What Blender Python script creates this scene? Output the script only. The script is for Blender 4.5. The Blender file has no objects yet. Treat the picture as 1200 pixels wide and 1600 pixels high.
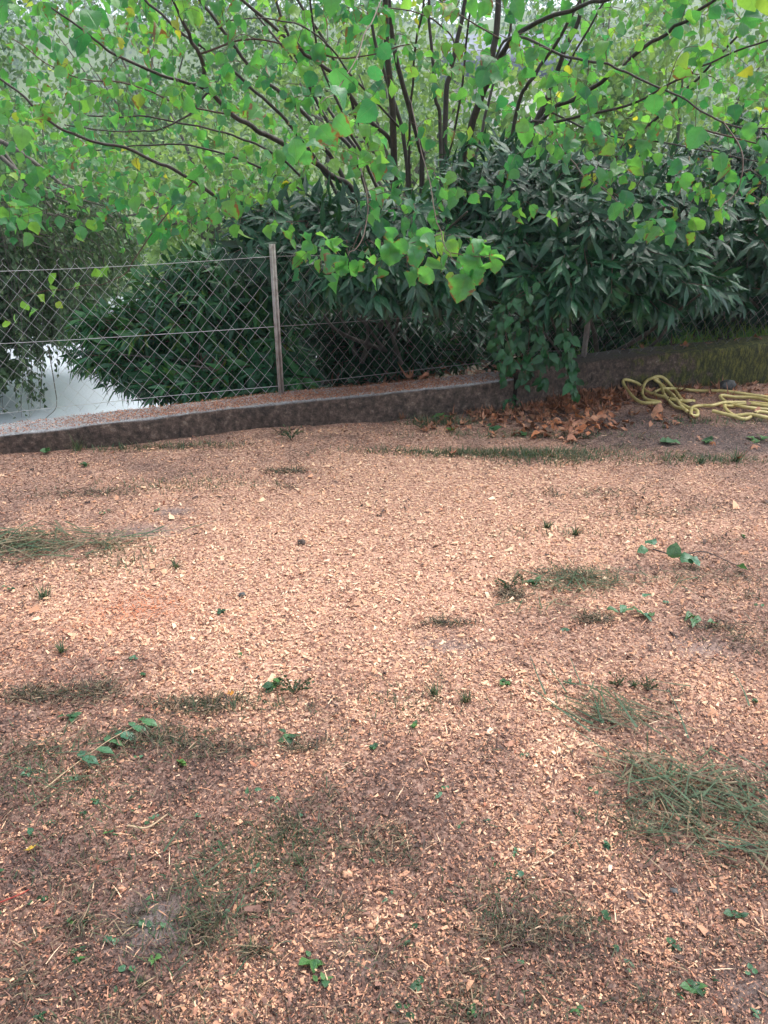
import bpy, math, random
import numpy as np
from mathutils import Vector, Matrix
R = math.radians
rng = np.random.default_rng(7)
random.seed(7)
scene = bpy.context.scene
col = scene.collection

# ------------------------------------------------------------------ camera
CAM_H, PITCH, F = 1.45, R(24), 1202.0
cam_d = bpy.data.cameras.new('camera')
cam_d.sensor_fit = 'VERTICAL'; cam_d.sensor_height = 24.0; cam_d.lens = 24.0*F/1600
cam_d.clip_start = 0.05; cam_d.clip_end = 2000
cam = bpy.data.objects.new('camera', cam_d); col.objects.link(cam)
cam.location = (0, 0, CAM_H); cam.rotation_euler = (math.pi/2-PITCH, 0, 0)
scene.camera = cam
cam_d.dof.use_dof = False

# ------------------------------------------------------------------ world, sun
SUN_EL, SUN_AZ = R(64), R(55)
w = bpy.data.worlds.new('World'); scene.world = w; w.use_nodes = True
nt = w.node_tree; nt.nodes.clear()
sky = nt.nodes.new('ShaderNodeTexSky'); sky.sky_type = 'NISHITA'; sky.sun_disc = False
sky.sun_elevation = SUN_EL; sky.sun_rotation = SUN_AZ; sky.dust_density = 3.0; sky.air_density = 1.0
bwm = nt.nodes.new('ShaderNodeRGBToBW')
mixn = nt.nodes.new('ShaderNodeMix'); mixn.data_type = 'RGBA'; mixn.inputs[0].default_value = 0.42
bgn = nt.nodes.new('ShaderNodeBackground'); bgn.inputs[1].default_value = 0.15
wo = nt.nodes.new('ShaderNodeOutputWorld')
grn = nt.nodes.new('ShaderNodeMix'); grn.data_type = 'RGBA'; grn.blend_type = 'MULTIPLY'; grn.inputs[0].default_value = 1
grn.inputs[7].default_value = (1.35, 1.38, 1.42, 1)
nt.links.new(sky.outputs[0], bwm.inputs[0]); nt.links.new(bwm.outputs[0], grn.inputs[6])
nt.links.new(sky.outputs[0], mixn.inputs[7]); nt.links.new(grn.outputs[2], mixn.inputs[6])
nt.links.new(mixn.outputs[2], bgn.inputs[0]); nt.links.new(bgn.outputs[0], wo.inputs[0])
sd = bpy.data.lights.new('sun', 'SUN'); sd.energy = 1.3; sd.angle = R(50); sd.color = (1.0, .96, .9)
so = bpy.data.objects.new('sun', sd); col.objects.link(so)
sdir = Vector((math.sin(SUN_AZ)*math.cos(SUN_EL), math.cos(SUN_AZ)*math.cos(SUN_EL), math.sin(SUN_EL)))
so.rotation_euler = sdir.to_track_quat('Z', 'Y').to_euler()

scene.view_settings.view_transform = 'Standard'; scene.view_settings.look = 'None'
scene.view_settings.gamma = 1; scene.view_settings.use_curve_mapping = False
scene.view_settings.exposure = 1.25
cy = scene.cycles
cy.max_bounces = 7; cy.diffuse_bounces = 4; cy.glossy_bounces = 2; cy.transmission_bounces = 4; cy.volume_bounces = 1
cy.use_denoising = True
cy.sample_clamp_indirect = 8

# ------------------------------------------------------------------ helpers
cP, sP = math.cos(PITCH), math.sin(PITCH)
def ray(px, py):
    a, b = (px-600)/F, (800-py)/F
    return Vector((a, b*sP+cP, b*cP-sP))
def G(px, py, z=0.0):
    d = ray(px, py); t = (z-CAM_H)/d.z
    return Vector((d.x*t, d.y*t, z))
def at(px, py, Y):
    d = ray(px, py); t = Y/d.y
    return Vector((d.x*t, Y, CAM_H+d.z*t))
def proj(p):
    """numpy (n,3) -> px, py, depth"""
    p = np.asarray(p, float).reshape(-1, 3); q = p-np.array([0, 0, CAM_H])
    dep = q[:, 1]*cP-q[:, 2]*sP; up = q[:, 1]*sP+q[:, 2]*cP
    dd = np.where(dep > .01, dep, .01)
    return 600+F*q[:, 0]/dd, 800-F*up/dd, dep

def _h(ix, iy, seed):
    n = (ix.astype(np.int64)*374761393+iy.astype(np.int64)*668265263+seed*982451653) & 0x7fffffff
    n = ((n ^ (n >> 13))*1274126177) & 0x7fffffff
    n = ((n ^ (n >> 16))*461845907) & 0x7fffffff
    return (n % 65536)/65536.0
def vn(x, y, s, seed=0):
    x = np.asarray(x, float)/s; y = np.asarray(y, float)/s
    ix, iy = np.floor(x), np.floor(y); fx, fy = x-ix, y-iy
    fx = fx*fx*(3-2*fx); fy = fy*fy*(3-2*fy)
    a, b, c, d = _h(ix, iy, seed), _h(ix+1, iy, seed), _h(ix, iy+1, seed), _h(ix+1, iy+1, seed)
    return (a*(1-fx)+b*fx)*(1-fy)+(c*(1-fx)+d*fx)*fy
def fbm(x, y, s, seed=0, o=4):
    r = 0; a = .5
    for k in range(o):
        r = r+a*vn(x, y, s/2**k, seed+k*17); a *= .5
    return r/(1-.5**o)

class MB:
    """collects vertices, faces and per-vertex attributes in numpy; builds one mesh"""
    def __init__(s): s.v, s.f3, s.f4, s.t, s.l, s.n = [], [], [], [], [], 0
    def add(s, v, f, tint=None, leaf=None):
        v = np.asarray(v, float).reshape(-1, 3); f = np.asarray(f, int)
        (s.f3 if f.shape[1] == 3 else s.f4).append(f+s.n)
        s.v.append(v); n = len(v)
        t = np.zeros((n, 3)) if tint is None else np.broadcast_to(np.asarray(tint, float), (n, 3))
        s.t.append(t); s.l.append(np.zeros((n, 3)) if leaf is None else np.asarray(leaf, float)); s.n += n
        return s
    def inst(s, tv, tf, tl, M, T, tint):
        """bake N copies of a template: M (N,3,3) columns = axes*scale, T (N,3), tint (N,3)"""
        N, k = len(T), len(tv)
        if N == 0: return s
        v = np.einsum('nij,kj->nki', M, tv)+T[:, None, :]
        f = (tf[None]+(np.arange(N)*k)[:, None, None]).reshape(-1, tf.shape[1])
        return s.add(v.reshape(-1, 3), f, np.repeat(tint, k, 0), np.tile(tl, (N, 1)))
    def mesh(s, name, mat, smooth=True):
        me = bpy.data.meshes.new(name)
        V = np.concatenate(s.v) if s.v else np.zeros((0, 3))
        loops, starts, c = [], [], 0
        for fl, k in ((s.f3, 3), (s.f4, 4)):
            if fl:
                f = np.concatenate(fl); loops.append(f.ravel()); starts.append(c+np.arange(len(f))*k); c += f.size
        L = np.concatenate(loops).astype(np.int32); S = np.concatenate(starts).astype(np.int32)
        me.vertices.add(len(V)); me.vertices.foreach_set('co', V.astype(np.float32).ravel())
        me.loops.add(len(L)); me.loops.foreach_set('vertex_index', L)
        me.polygons.add(len(S)); me.polygons.foreach_set('loop_start', S)
        a = me.attributes.new('tint', 'FLOAT_VECTOR', 'POINT'); a.data.foreach_set('vector', np.concatenate(s.t).astype(np.float32).ravel())
        a = me.attributes.new('leafco', 'FLOAT_VECTOR', 'POINT'); a.data.foreach_set('vector', np.concatenate(s.l).astype(np.float32).ravel())
        me.update(calc_edges=True)
        if smooth: me.polygons.foreach_set('use_smooth', np.ones(len(S), bool))
        me.materials.append(mat); me.validate()
        return me
    def build(s, name, mat, parent=None, smooth=True, kind=None):
        return obj(name, s.mesh(name, mat, smooth), parent, kind)

def obj(name, me, parent=None, kind=None, loc=None):
    o = bpy.data.objects.new(name, me); col.objects.link(o)
    if parent is not None:
        o.parent = parent
        if loc is None: o.matrix_parent_inverse = Matrix.Translation(-parent.location)
    if loc is not None: o.location = loc
    if kind: o['kind'] = kind
    return o
def tag(o, label, cat, group=None, kind=None):
    if label: o['label'] = label
    if cat: o['category'] = cat
    if group: o['group'] = group
    if kind: o['kind'] = kind
    return o
def empty(name, loc, label, cat, group=None):
    o = bpy.data.objects.new(name, None); col.objects.link(o); o.location = loc; o.empty_display_size = .1
    return tag(o, label, cat, group)

def smooth_path(P, n=8):
    """Catmull-Rom through points"""
    P = np.array([tuple(p) for p in P], float)
    if len(P) < 3: 
        t = np.linspace(0, 1, n)[:, None]; return P[0]*(1-t)+P[-1]*t
    Q = np.vstack([2*P[0]-P[1], P, 2*P[-1]-P[-2]]); out = []
    for i in range(1, len(Q)-2):
        t = np.linspace(0, 1, n, endpoint=False)[:, None]
        a, b, c, d = Q[i-1], Q[i], Q[i+1], Q[i+2]
        out.append(.5*((2*b)+(-a+c)*t+(2*a-5*b+4*c-d)*t*t+(-a+3*b-3*c+d)*t**3))
    out.append(P[-1:]); return np.vstack(out)
def tube(mb, path, r0, r1=None, k=6, tint=(0, 0, 0)):
    path = np.asarray(path, float); n = len(path)
    if n < 2: return
    r = np.linspace(r0, r0 if r1 is None else r1, n)
    d = np.gradient(path, axis=0); d /= (np.linalg.norm(d, axis=1)[:, None]+1e-9)
    ref = np.array([0, 0, 1.]) if abs(d[0][2]) < .8 else np.array([1., 0, 0])
    u = np.cross(d, ref); 
    bad = np.linalg.norm(u, axis=1) < 1e-3; u[bad] = (1, 0, 0)
    u /= np.linalg.norm(u, axis=1)[:, None]; w_ = np.cross(d, u)
    a = np.arange(k)*2*math.pi/k
    v = path[:, None]+r[:, None, None]*(np.cos(a)[None, :, None]*u[:, None]+np.sin(a)[None, :, None]*w_[:, None])
    i, j = np.meshgrid(np.arange(n-1), np.arange(k), indexing='ij'); j2 = (j+1) % k
    f = np.stack([i*k+j, i*k+j2, (i+1)*k+j2, (i+1)*k+j], -1).reshape(-1, 4)
    along = np.linspace(0, 1, n).repeat(k)
    mb.add(v.reshape(-1, 3), f, tint, np.stack([np.tile(a/6.283, n), along, along*0], 1))
    # end caps as fans of triangles
    for s_ in (0, n-1):
        ring = s_*k+np.arange(k); c = path[s_]
        mb.add(np.vstack([v[s_], c]), np.stack([np.arange(k), (np.arange(k)+1) % k, np.full(k, k)], 1), tint)
def box(mb, lo, hi, tint=(0, 0, 0)):
    x0, y0, z0 = lo; x1, y1, z1 = hi
    v = [(x0,y0,z0),(x1,y0,z0),(x1,y1,z0),(x0,y1,z0),(x0,y0,z1),(x1,y0,z1),(x1,y1,z1),(x0,y1,z1)]
    mb.add(v, [(0,3,2,1),(4,5,6,7),(0,1,5,4),(1,2,6,5),(2,3,7,6),(3,0,4,7)], tint)
def nrm(v): return v/(np.linalg.norm(v, axis=-1, keepdims=True)+1e-9)
def frames(d, n):
    """leaf frames: y along d, z close to n -> (N,3,3)"""
    d = nrm(d); x = nrm(np.cross(d, n)); z = np.cross(x, d)
    return np.stack([x, d, z], -1)

# ---- leaf templates: y along 0..1, x across, z normal; three vertices per row
def leaf_t(kind, rows, fold=.18, droop=.2, twist=0., serr=0.):
    v = np.linspace(0, 1, rows+1)
    if kind == 'round':   wd = .46*np.sin(np.pi*np.clip(v*1.03, 0, 1)**.84)**.60*(1-.10*v)*np.where(v > .84, .30+.70*(1-v)/.16, 1)
    elif kind == 'lance': wd = .118*np.sin(np.pi*v**.92)**.85
    elif kind == 'ovate': wd = .28*np.sin(np.pi*v**.75)**.9
    else:                 wd = .06*np.sin(np.pi*v**.6)**.6
    wd = np.maximum(wd, .004); 
    e = 1+serr*np.where(np.arange(rows+1) % 2 == 0, 1, -1); e[0] = e[-1] = 1
    wd = wd*e
    z = -droop*v**2; V = []; L = []
    for i in range(rows+1):
        tw = twist*v[i]
        for s_ in (-1, 0, 1):
            x = s_*wd[i]; zz = abs(s_)*wd[i]*fold*(1+.8*math.sin(v[i]*9+s_*1.7+twist*9))
            V.append((x*math.cos(tw)-zz*math.sin(tw), v[i]*(1-.12*droop), z[i]+zz*math.cos(tw)+x*math.sin(tw)))
            L.append((s_*.5+.5, v[i], wd[i]))
    Fc = []
    for i in range(rows):
        for j in (0, 1):
            a = i*3+j; Fc.append((a, a+1, a+4, a+3))
    return np.array(V), np.array(Fc), np.array(L)

# ------------------------------------------------------------------ materials
def newmat(name):
    m = bpy.data.materials.new(name); m.use_nodes = True; nt = m.node_tree; nt.nodes.clear()
    out = nt.nodes.new('ShaderNodeOutputMaterial'); return m, nt, out
def N(nt, t, **k):
    n = nt.nodes.new(t)
    for a, b in k.items():
        if a.startswith('i_'): n.inputs[a[2:].replace('_', ' ')].default_value = b
        else: setattr(n, a, b)
    return n
def ramp(nt, fac, stops, interp='LINEAR'):
    r = nt.nodes.new('ShaderNodeValToRGB'); r.color_ramp.interpolation = interp
    el = r.color_ramp.elements
    while len(el) < len(stops): el.new(.5)
    for e, (p, c) in zip(el, stops):
        e.position = p; e.color = (*c, 1) if len(c) == 3 else c
    nt.links.new(fac, r.inputs[0]); return r.outputs[0]
def mixc(nt, f, a, b, mode='MIX'):
    m = nt.nodes.new('ShaderNodeMix'); m.data_type = 'RGBA'; m.blend_type = mode
    for s_, v in ((0, f), (6, a), (7, b)):
        if hasattr(v, 'type') or hasattr(v, 'is_linked'): nt.links.new(v, m.inputs[s_])
        else: m.inputs[s_].default_value = v if s_ == 0 else (*v, 1)
    return m.outputs[2]
def math_(nt, op, a, b=None, clamp=False):
    m = nt.nodes.new('ShaderNodeMath'); m.operation = op; m.use_clamp = clamp
    for i, v in enumerate((a, b)):
        if v is None: continue
        if isinstance(v, (int, float)): m.inputs[i].default_value = v
        else: nt.links.new(v, m.inputs[i])
    return m.outputs[0]
def noise(nt, scale, detail=4, rough=.6, vec=None):
    n = N(nt, 'ShaderNodeTexNoise'); n.inputs['Scale'].default_value = scale
    n.inputs['Detail'].default_value = detail; n.inputs['Roughness'].default_value = rough
    if vec is not None: nt.links.new(vec, n.inputs['Vector'])
    return n.outputs[0]
def geo_pos(nt): return N(nt, 'ShaderNodeNewGeometry').outputs['Position']
def attr(nt, name):
    a = N(nt, 'ShaderNodeAttribute'); a.attribute_name = name
    s = N(nt, 'ShaderNodeSeparateXYZ'); nt.links.new(a.outputs['Vector'], s.inputs[0]); return s.outputs

def leaf_mat(name, stops, trans_stops, trans=.35, rough=.42, spec=.5, blotch=None, vein=.35, veinscale=14, coat=0.):
    """stops: colour ramp over tint.x; tint.y = age (blotches, yellowing); tint.z = brightness jitter"""
    m, nt, out = newmat(name)
    t = attr(nt, 'tint'); l = attr(nt, 'leafco')
    c = ramp(nt, t[0], stops); tc = ramp(nt, t[0], trans_stops)
    # side veins: |x-.5| and y make herringbone
    ax = math_(nt, 'ABSOLUTE', math_(nt, 'SUBTRACT', l[0], .5))
    ph = math_(nt, 'SUBTRACT', math_(nt, 'MULTIPLY', l[1], veinscale), math_(nt, 'MULTIPLY', ax, veinscale*.55))
    fr = math_(nt, 'ABSOLUTE', math_(nt, 'SUBTRACT', math_(nt, 'FRACT', ph), .5))
    vl = math_(nt, 'SUBTRACT', 1., math_(nt, 'MULTIPLY', fr, 9.), True)
    mid = math_(nt, 'SUBTRACT', 1., math_(nt, 'MULTIPLY', ax, 22.), True)
    vv = math_(nt, 'MAXIMUM', math_(nt, 'MULTIPLY', vl, .6), mid)
    c = mixc(nt, math_(nt, 'MULTIPLY', vv, vein), c, mixc(nt, .5, c, (.30, .38, .12)))
    tc = mixc(nt, math_(nt, 'MULTIPLY', vv, vein*.8), tc, mixc(nt, .45, tc, (.05, .10, .02)))
    p = geo_pos(nt)
    mott = noise(nt, 60, 3, .6, p)
    c = mixc(nt, .5, c, mixc(nt, 1., c, ramp(nt, mott, [(.35, (.5, .55, .5)), (.65, (1.5, 1.4, 1.3))]), 'MULTIPLY'))
    if blotch:
        edge = math_(nt, 'MULTIPLY', math_(nt, 'ADD', ax, math_(nt, 'MULTIPLY', l[1], .25)), .9)
        b = math_(nt, 'ADD', math_(nt, 'ADD', noise(nt, 38, 3, .55, p), edge), math_(nt, 'MULTIPLY', t[1], .42))
        bf = ramp(nt, b, [(1.08/1.6 if False else .0, (0, 0, 0)), (1., (1, 1, 1))])
        bm = math_(nt, 'MULTIPLY', math_(nt, 'SUBTRACT', b, 1.32), 9., True)
        bm = math_(nt, 'MINIMUM', math_(nt, 'MAXIMUM', bm, 0.), 1.)
        c = mixc(nt, bm, c, blotch); tc = mixc(nt, bm, tc, tuple(x*1.2 for x in blotch))
    bs = N(nt, 'ShaderNodeBsdfPrincipled'); nt.links.new(c, bs.inputs['Base Color'])
    bs.inputs['Roughness'].default_value = rough; bs.inputs['Specular IOR Level'].default_value = spec
    if coat: bs.inputs['Coat Weight'].default_value = coat; bs.inputs['Coat Roughness'].default_value = .22
    bp = N(nt, 'ShaderNodeBump'); bp.inputs['Strength'].default_value = .5; bp.inputs['Distance'].default_value = .004
    nt.links.new(math_(nt, 'ADD', math_(nt, 'MULTIPLY', vv, -1.), math_(nt, 'MULTIPLY', mott, .8)), bp.inputs['Height'])
    nt.links.new(bp.outputs[0], bs.inputs['Normal'])
    tr = N(nt, 'ShaderNodeBsdfTranslucent'); nt.links.new(tc, tr.inputs[0])
    mx = N(nt, 'ShaderNodeMixShader'); mx.inputs[0].default_value = trans
    nt.links.new(bs.outputs[0], mx.inputs[1]); nt.links.new(tr.outputs[0], mx.inputs[2]); nt.links.new(mx.outputs[0], out.inputs[0])
    return m

HAZEL = leaf_mat('hazel_leaf', [(0, (.03, .16, .08)), (.4, (.07, .26, .09)), (.75, (.17, .37, .06)), (1, (.36, .42, .05))],
                 [(0, (.07, .36, .08)), (.4, (.20, .60, .08)), (.8, (.38, .74, .08)), (1, (.80, .74, .05))],
                 trans=.48, rough=.30, spec=.8, vein=.6, blotch=(.24, .11, .03))
LAUREL = leaf_mat('laurel_leaf', [(0, (.006, .045, .027)), (.5, (.016, .105, .048)), (.8, (.05, .19, .055)), (1, (.16, .25, .04))],
                  [(0, (.02, .10, .02)), (1, (.12, .26, .03))], trans=.16, rough=.25, spec=.65, vein=.25, veinscale=10)
CLIMB = leaf_mat('climber_leaf', [(0, (.008, .065, .022)), (1, (.022, .13, .035))], [(0, (.02, .10, .02)), (1, (.06, .22, .03))],
                 trans=.14, rough=.3, spec=.55, vein=.12, veinscale=12)
OLIVE = leaf_mat('drooping_leaf', [(0, (.03, .075, .035)), (.6, (.07, .13, .06)), (1, (.20, .27, .12))],
                 [(0, (.05, .13, .03)), (1, (.20, .34, .08))], trans=.25, rough=.4, vein=0)
FAR = leaf_mat('far_leaf', [(0, (.018, .055, .032)), (.45, (.05, .13, .05)), (.75, (.11, .22, .07)), (1, (.20, .33, .10))],
               [(0, (.08, .22, .06)), (1, (.40, .58, .12))], trans=.35, rough=.5, vein=0)
GRASS = leaf_mat('grass_blade', [(0, (.035, .085, .045)), (.35, (.075, .13, .065)), (.55, (.10, .105, .055)), (.75, (.17, .13, .085)), (1, (.36, .27, .17))],
                 [(0, (.06, .16, .04)), (1, (.3, .34, .12))], trans=.2, rough=.5, vein=0)
DEAD = leaf_mat('dead_leaf', [(0, (.09, .04, .024)), (.35, (.30, .115, .065)), (.65, (.50, .24, .15)), (.85, (.46, .12, .03)), (1, (.58, .42, .28))],
                [(0, (.15, .05, .02)), (1, (.5, .22, .08))], trans=.12, rough=.6, vein=.4, veinscale=9)
YEL = leaf_mat('yellow_leaf', [(0, (.62, .40, .05)), (1, (.60, .24, .03))], [(0, (.7, .5, .05)), (1, (.6, .3, .05))], trans=.2, rough=.55, blotch=(.25, .12, .04))

def bark(name, c1, c2, sc=60, rough=.75):
    m, nt, out = newmat(name); p = geo_pos(nt)
    mp = N(nt, 'ShaderNodeMapping'); mp.inputs['Scale'].default_value = (1, 1, .25); nt.links.new(p, mp.inputs[0])
    n = noise(nt, sc, 5, .65, mp.outputs[0])
    c = ramp(nt, n, [(.3, c1), (.7, c2)])
    bs = N(nt, 'ShaderNodeBsdfPrincipled'); nt.links.new(c, bs.inputs[0]); bs.inputs['Roughness'].default_value = rough
    bp = N(nt, 'ShaderNodeBump'); bp.inputs['Strength'].default_value = .5; bp.inputs['Distance'].default_value = .004
    nt.links.new(n, bp.inputs['Height']); nt.links.new(bp.outputs[0], bs.inputs['Normal'])
    nt.links.new(bs.outputs[0], out.inputs[0]); return m
BARK = bark('wet_hazel_bark', (.022, .014, .012), (.075, .048, .040), 70, .5)
TWIG = bark('red_brown_twig', (.05, .02, .014), (.13, .06, .04), 90, .5)
GREYBARK = bark('grey_bark', (.05, .045, .035), (.14, .12, .10), 40)
STRAW = bark('pale_straw', (.30, .20, .12), (.55, .40, .25), 60)

# ground base: fresh sawdust to dark soil from tint.x ; tint.y red ; tint.z green
def ground_mat():
    m, nt, out = newmat('sawdust_ground'); t = attr(nt, 'tint'); p = geo_pos(nt)
    n1 = noise(nt, 160, 6, .75, p); n2 = noise(nt, 18, 5, .6, p)
    vo = N(nt, 'ShaderNodeTexVoronoi'); vo.inputs['Scale'].default_value = 130; nt.links.new(p, vo.inputs['Vector'])
    sep = N(nt, 'ShaderNodeSeparateColor'); nt.links.new(vo.outputs['Color'], sep.inputs[0])
    v = math_(nt, 'ADD', math_(nt, 'MULTIPLY', n1, .55), math_(nt, 'MULTIPLY', sep.outputs[0], .45))
    fresh = ramp(nt, v, [(.25, (.12, .06, .042)), (.45, (.38, .20, .14)), (.75, (.66, .42, .30))])  # dark end paints the shade in the gaps between chips
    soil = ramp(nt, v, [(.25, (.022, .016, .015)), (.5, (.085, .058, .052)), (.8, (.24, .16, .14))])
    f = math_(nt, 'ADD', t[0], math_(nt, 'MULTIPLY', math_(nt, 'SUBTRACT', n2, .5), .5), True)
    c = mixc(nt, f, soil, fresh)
    c = mixc(nt, t[2], c, ramp(nt, n1, [(.3, (.11, .088, .084)), (.7, (.27, .22, .21))]))
    bs = N(nt, 'ShaderNodeBsdfPrincipled'); nt.links.new(c, bs.inputs[0]); bs.inputs['Roughness'].default_value = .9
    bs.inputs['Specular IOR Level'].default_value = .25
    bp = N(nt, 'ShaderNodeBump'); bp.inputs['Strength'].default_value = .9; bp.inputs['Distance'].default_value = .008
    nt.links.new(v, bp.inputs['Height']); nt.links.new(bp.outputs[0], bs.inputs['Normal'])
    nt.links.new(bs.outputs[0], out.inputs[0]); return m
GROUND = ground_mat()
def chip_mat():
    m, nt, out = newmat('wood_chip'); t = attr(nt, 'tint'); p = geo_pos(nt)
    c = ramp(nt, t[0], [(0, (.030, .020, .018)), (.2, (.11, .068, .056)), (.38, (.26, .14, .105)), (.56, (.55, .285, .17)), (.78, (.75, .46, .285)), (1, (.84, .62, .42))])
    c = mixc(nt, t[1], c, (.58, .17, .07))
    n = noise(nt, 420, 2, .6, p)
    c = mixc(nt, .6, c, mixc(nt, 1., c, ramp(nt, n, [(.3, (.72, .70, .70)), (.7, (1.2, 1.2, 1.2))]), 'MULTIPLY'))
    bs = N(nt, 'ShaderNodeBsdfPrincipled'); nt.links.new(c, bs.inputs[0]); bs.inputs['Roughness'].default_value = .7
    bs.inputs['Specular IOR Level'].default_value = .3
    nt.links.new(bs.outputs[0], out.inputs[0]); return m
CHIP = chip_mat()

def wall_mat(moss):
    m, nt, out = newmat('mossy_concrete' if moss else 'damp_shaded_concrete'); p = geo_pos(nt)
    n = noise(nt, 7, 6, .7, p); n2 = noise(nt, 90, 5, .7, p)
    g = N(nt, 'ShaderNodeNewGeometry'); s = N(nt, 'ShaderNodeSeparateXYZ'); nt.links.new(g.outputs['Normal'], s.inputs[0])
    nn_ = noise(nt, 28, 6, .75, p)
    c = ramp(nt, nn_, [(.30, (.020, .015, .012)), (.46, (.085, .060, .048)), (.58, (.15, .105, .082)), (.72, (.30, .25, .21))])  # stained face, kept dark so the colour also carries its shade
    c = mixc(nt, .6, c, mixc(nt, 1., c, ramp(nt, n, [(.35, (.35, .33, .33)), (.65, (1.3, 1.25, 1.2))]), 'MULTIPLY'))
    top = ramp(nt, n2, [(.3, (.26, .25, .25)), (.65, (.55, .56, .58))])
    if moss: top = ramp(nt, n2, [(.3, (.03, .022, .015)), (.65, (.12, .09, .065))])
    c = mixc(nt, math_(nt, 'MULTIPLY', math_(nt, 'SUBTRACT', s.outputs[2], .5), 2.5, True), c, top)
    c = mixc(nt, .55, c, mixc(nt, 1., c, ramp(nt, n2, [(.3, (.6, .6, .6)), (.7, (1.35, 1.35, 1.35))]), 'MULTIPLY'))
    px = N(nt, 'ShaderNodeSeparateXYZ'); nt.links.new(p, px.inputs[0])
    mn = noise(nt, 5 if not moss else 9, 6, .75, p)
    if moss:
        mf = math_(nt, 'ADD', math_(nt, 'MULTIPLY', mn, 1.8), math_(nt, 'MULTIPLY', math_(nt, 'SUBTRACT', px.outputs[0], 1.7), .45))
        mf = math_(nt, 'MULTIPLY', math_(nt, 'SUBTRACT', mf, .95), 5., True)
    else:
        mf = math_(nt, 'MULTIPLY', math_(nt, 'SUBTRACT', math_(nt, 'ADD', mn, math_(nt, 'MULTIPLY', px.outputs[0], .12)), .62), 4., True)
    mp_ = N(nt, 'ShaderNodeMapping'); mp_.inputs['Scale'].default_value = (1, 1, .3); nt.links.new(p, mp_.inputs[0])
    mc = ramp(nt, noise(nt, 45, 6, .8, mp_.outputs[0]), [(.34, (.010, .013, .004)), (.48, (.045, .052, .012)), (.57, (.13, .13, .025)), (.74, (.30, .25, .06))]) if moss else ramp(nt, n2, [(.3, (.012, .014, .005)), (.6, (.05, .052, .018)), (.75, (.10, .10, .03))])
    c = mixc(nt, mf, c, mc)
    bs = N(nt, 'ShaderNodeBsdfPrincipled'); nt.links.new(c, bs.inputs[0]); bs.inputs['Roughness'].default_value = .8
    bp = N(nt, 'ShaderNodeBump'); bp.inputs['Strength'].default_value = .8; bp.inputs['Distance'].default_value = .03
    nt.links.new(math_(nt, 'ADD', nn_, math_(nt, 'MULTIPLY', n2, .6)), bp.inputs['Height']); nt.links.new(bp.outputs[0], bs.inputs['Normal'])
    nt.links.new(bs.outputs[0], out.inputs[0]); return m

def simple(name, c1, c2, sc, rough, metal=0., bump=.3, spec=.5, coat=0):
    m, nt, out = newmat(name); p = geo_pos(nt); n = noise(nt, sc, 5, .65, p)
    c = ramp(nt, n, [(.32, c1), (.68, c2)])
    bs = N(nt, 'ShaderNodeBsdfPrincipled'); nt.links.new(c, bs.inputs[0]); bs.inputs['Roughness'].default_value = rough
    bs.inputs['Metallic'].default_value = metal; bs.inputs['Specular IOR Level'].default_value = spec
    if coat: bs.inputs['Coat Weight'].default_value = coat; bs.inputs['Coat Roughness'].default_value = .12
    bp = N(nt, 'ShaderNodeBump'); bp.inputs['Strength'].default_value = bump; bp.inputs['Distance'].default_value = .01
    nt.links.new(n, bp.inputs['Height']); nt.links.new(bp.outputs[0], bs.inputs['Normal'])
    nt.links.new(bs.outputs[0], out.inputs[0]); return m
WIRE = simple('galvanised_wire', (.42, .41, .40), (.60, .61, .61), 40, .5, .2, .1)
DARKWIRE = simple('weathered_wire', (.18, .17, .16), (.34, .33, .31), 30, .6, .15, .1)
POST = simple('rusty_post_steel', (.26, .21, .185), (.52, .49, .46), 26, .6, .1, .2)
WET_SKY = simple('wet_asphalt_sky_sheen', (.50, .55, .63), (.68, .73, .80), 60, .45, 0, .15, .7, coat=.8)  # wet asphalt; the sky's pale reflection is put into the base colour
SOIL = simple('leafy_soil', (.025, .022, .014), (.09, .07, .045), 9, .9)
LAWN = simple('rough_grass_floor', (.05, .09, .03), (.14, .19, .06), 3, .9)
HOSE = simple('yellow_rubber', (.36, .28, .10), (.62, .51, .20), 22, .4, 0, .05)
STONE = simple('dark_stone', (.03, .03, .033), (.13, .125, .12), 45, .8, 0, .8)
RUBBLE = simple('orange_stone', (.42, .20, .11), (.66, .38, .24), 60, .8, 0, .6)
PLASTER = simple('cream_plaster', (.62, .60, .54), (.74, .73, .68), 2, .8)
SLATE = simple('blue_slate', (.12, .14, .19), (.22, .25, .32), 4, .6)
GLASS = simple('dark_glass', (.03, .04, .05), (.06, .07, .08), 2, .15)
MOSS = simple('moss', (.05, .08, .01), (.17, .22, .03), 90, .9, 0, .8)
CONE = simple('dark_pine_cone', (.05, .035, .028), (.15, .11, .09), 80, .8, 0, .8)

# ------------------------------------------------------------------ layout of the walls
# front base line and top line of the low wall, read off the photograph
WL = [(-260, 742, 713), (-100, 724, 696), (0, 712, 681), (220, 692, 656), (435, 667, 630), (600, 657, 615), (700, 649, 604), (800, 640, 593)]
WR = [(806, 640, 577), (880, 622, 570), (960, 610, 560), (1050, 604, 551), (1140, 600, 542), (1200, 597, 535), (1330, 590, 523), (1500, 582, 508)]
def wall_pts(W):
    out = []
    for px, yb, yt in W:
        b = G(px, yb); t = at(px, yt, b.y); out.append((b.x, b.y, t.z))
    return np.array(out)
wl, wr = wall_pts(WL), wall_pts(WR)
allw = np.vstack([wl, wr])
def wallY(x): return np.interp(x, allw[:, 0], allw[:, 1])
def wallZ(x): return np.interp(x, allw[:, 0], allw[:, 2])

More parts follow.
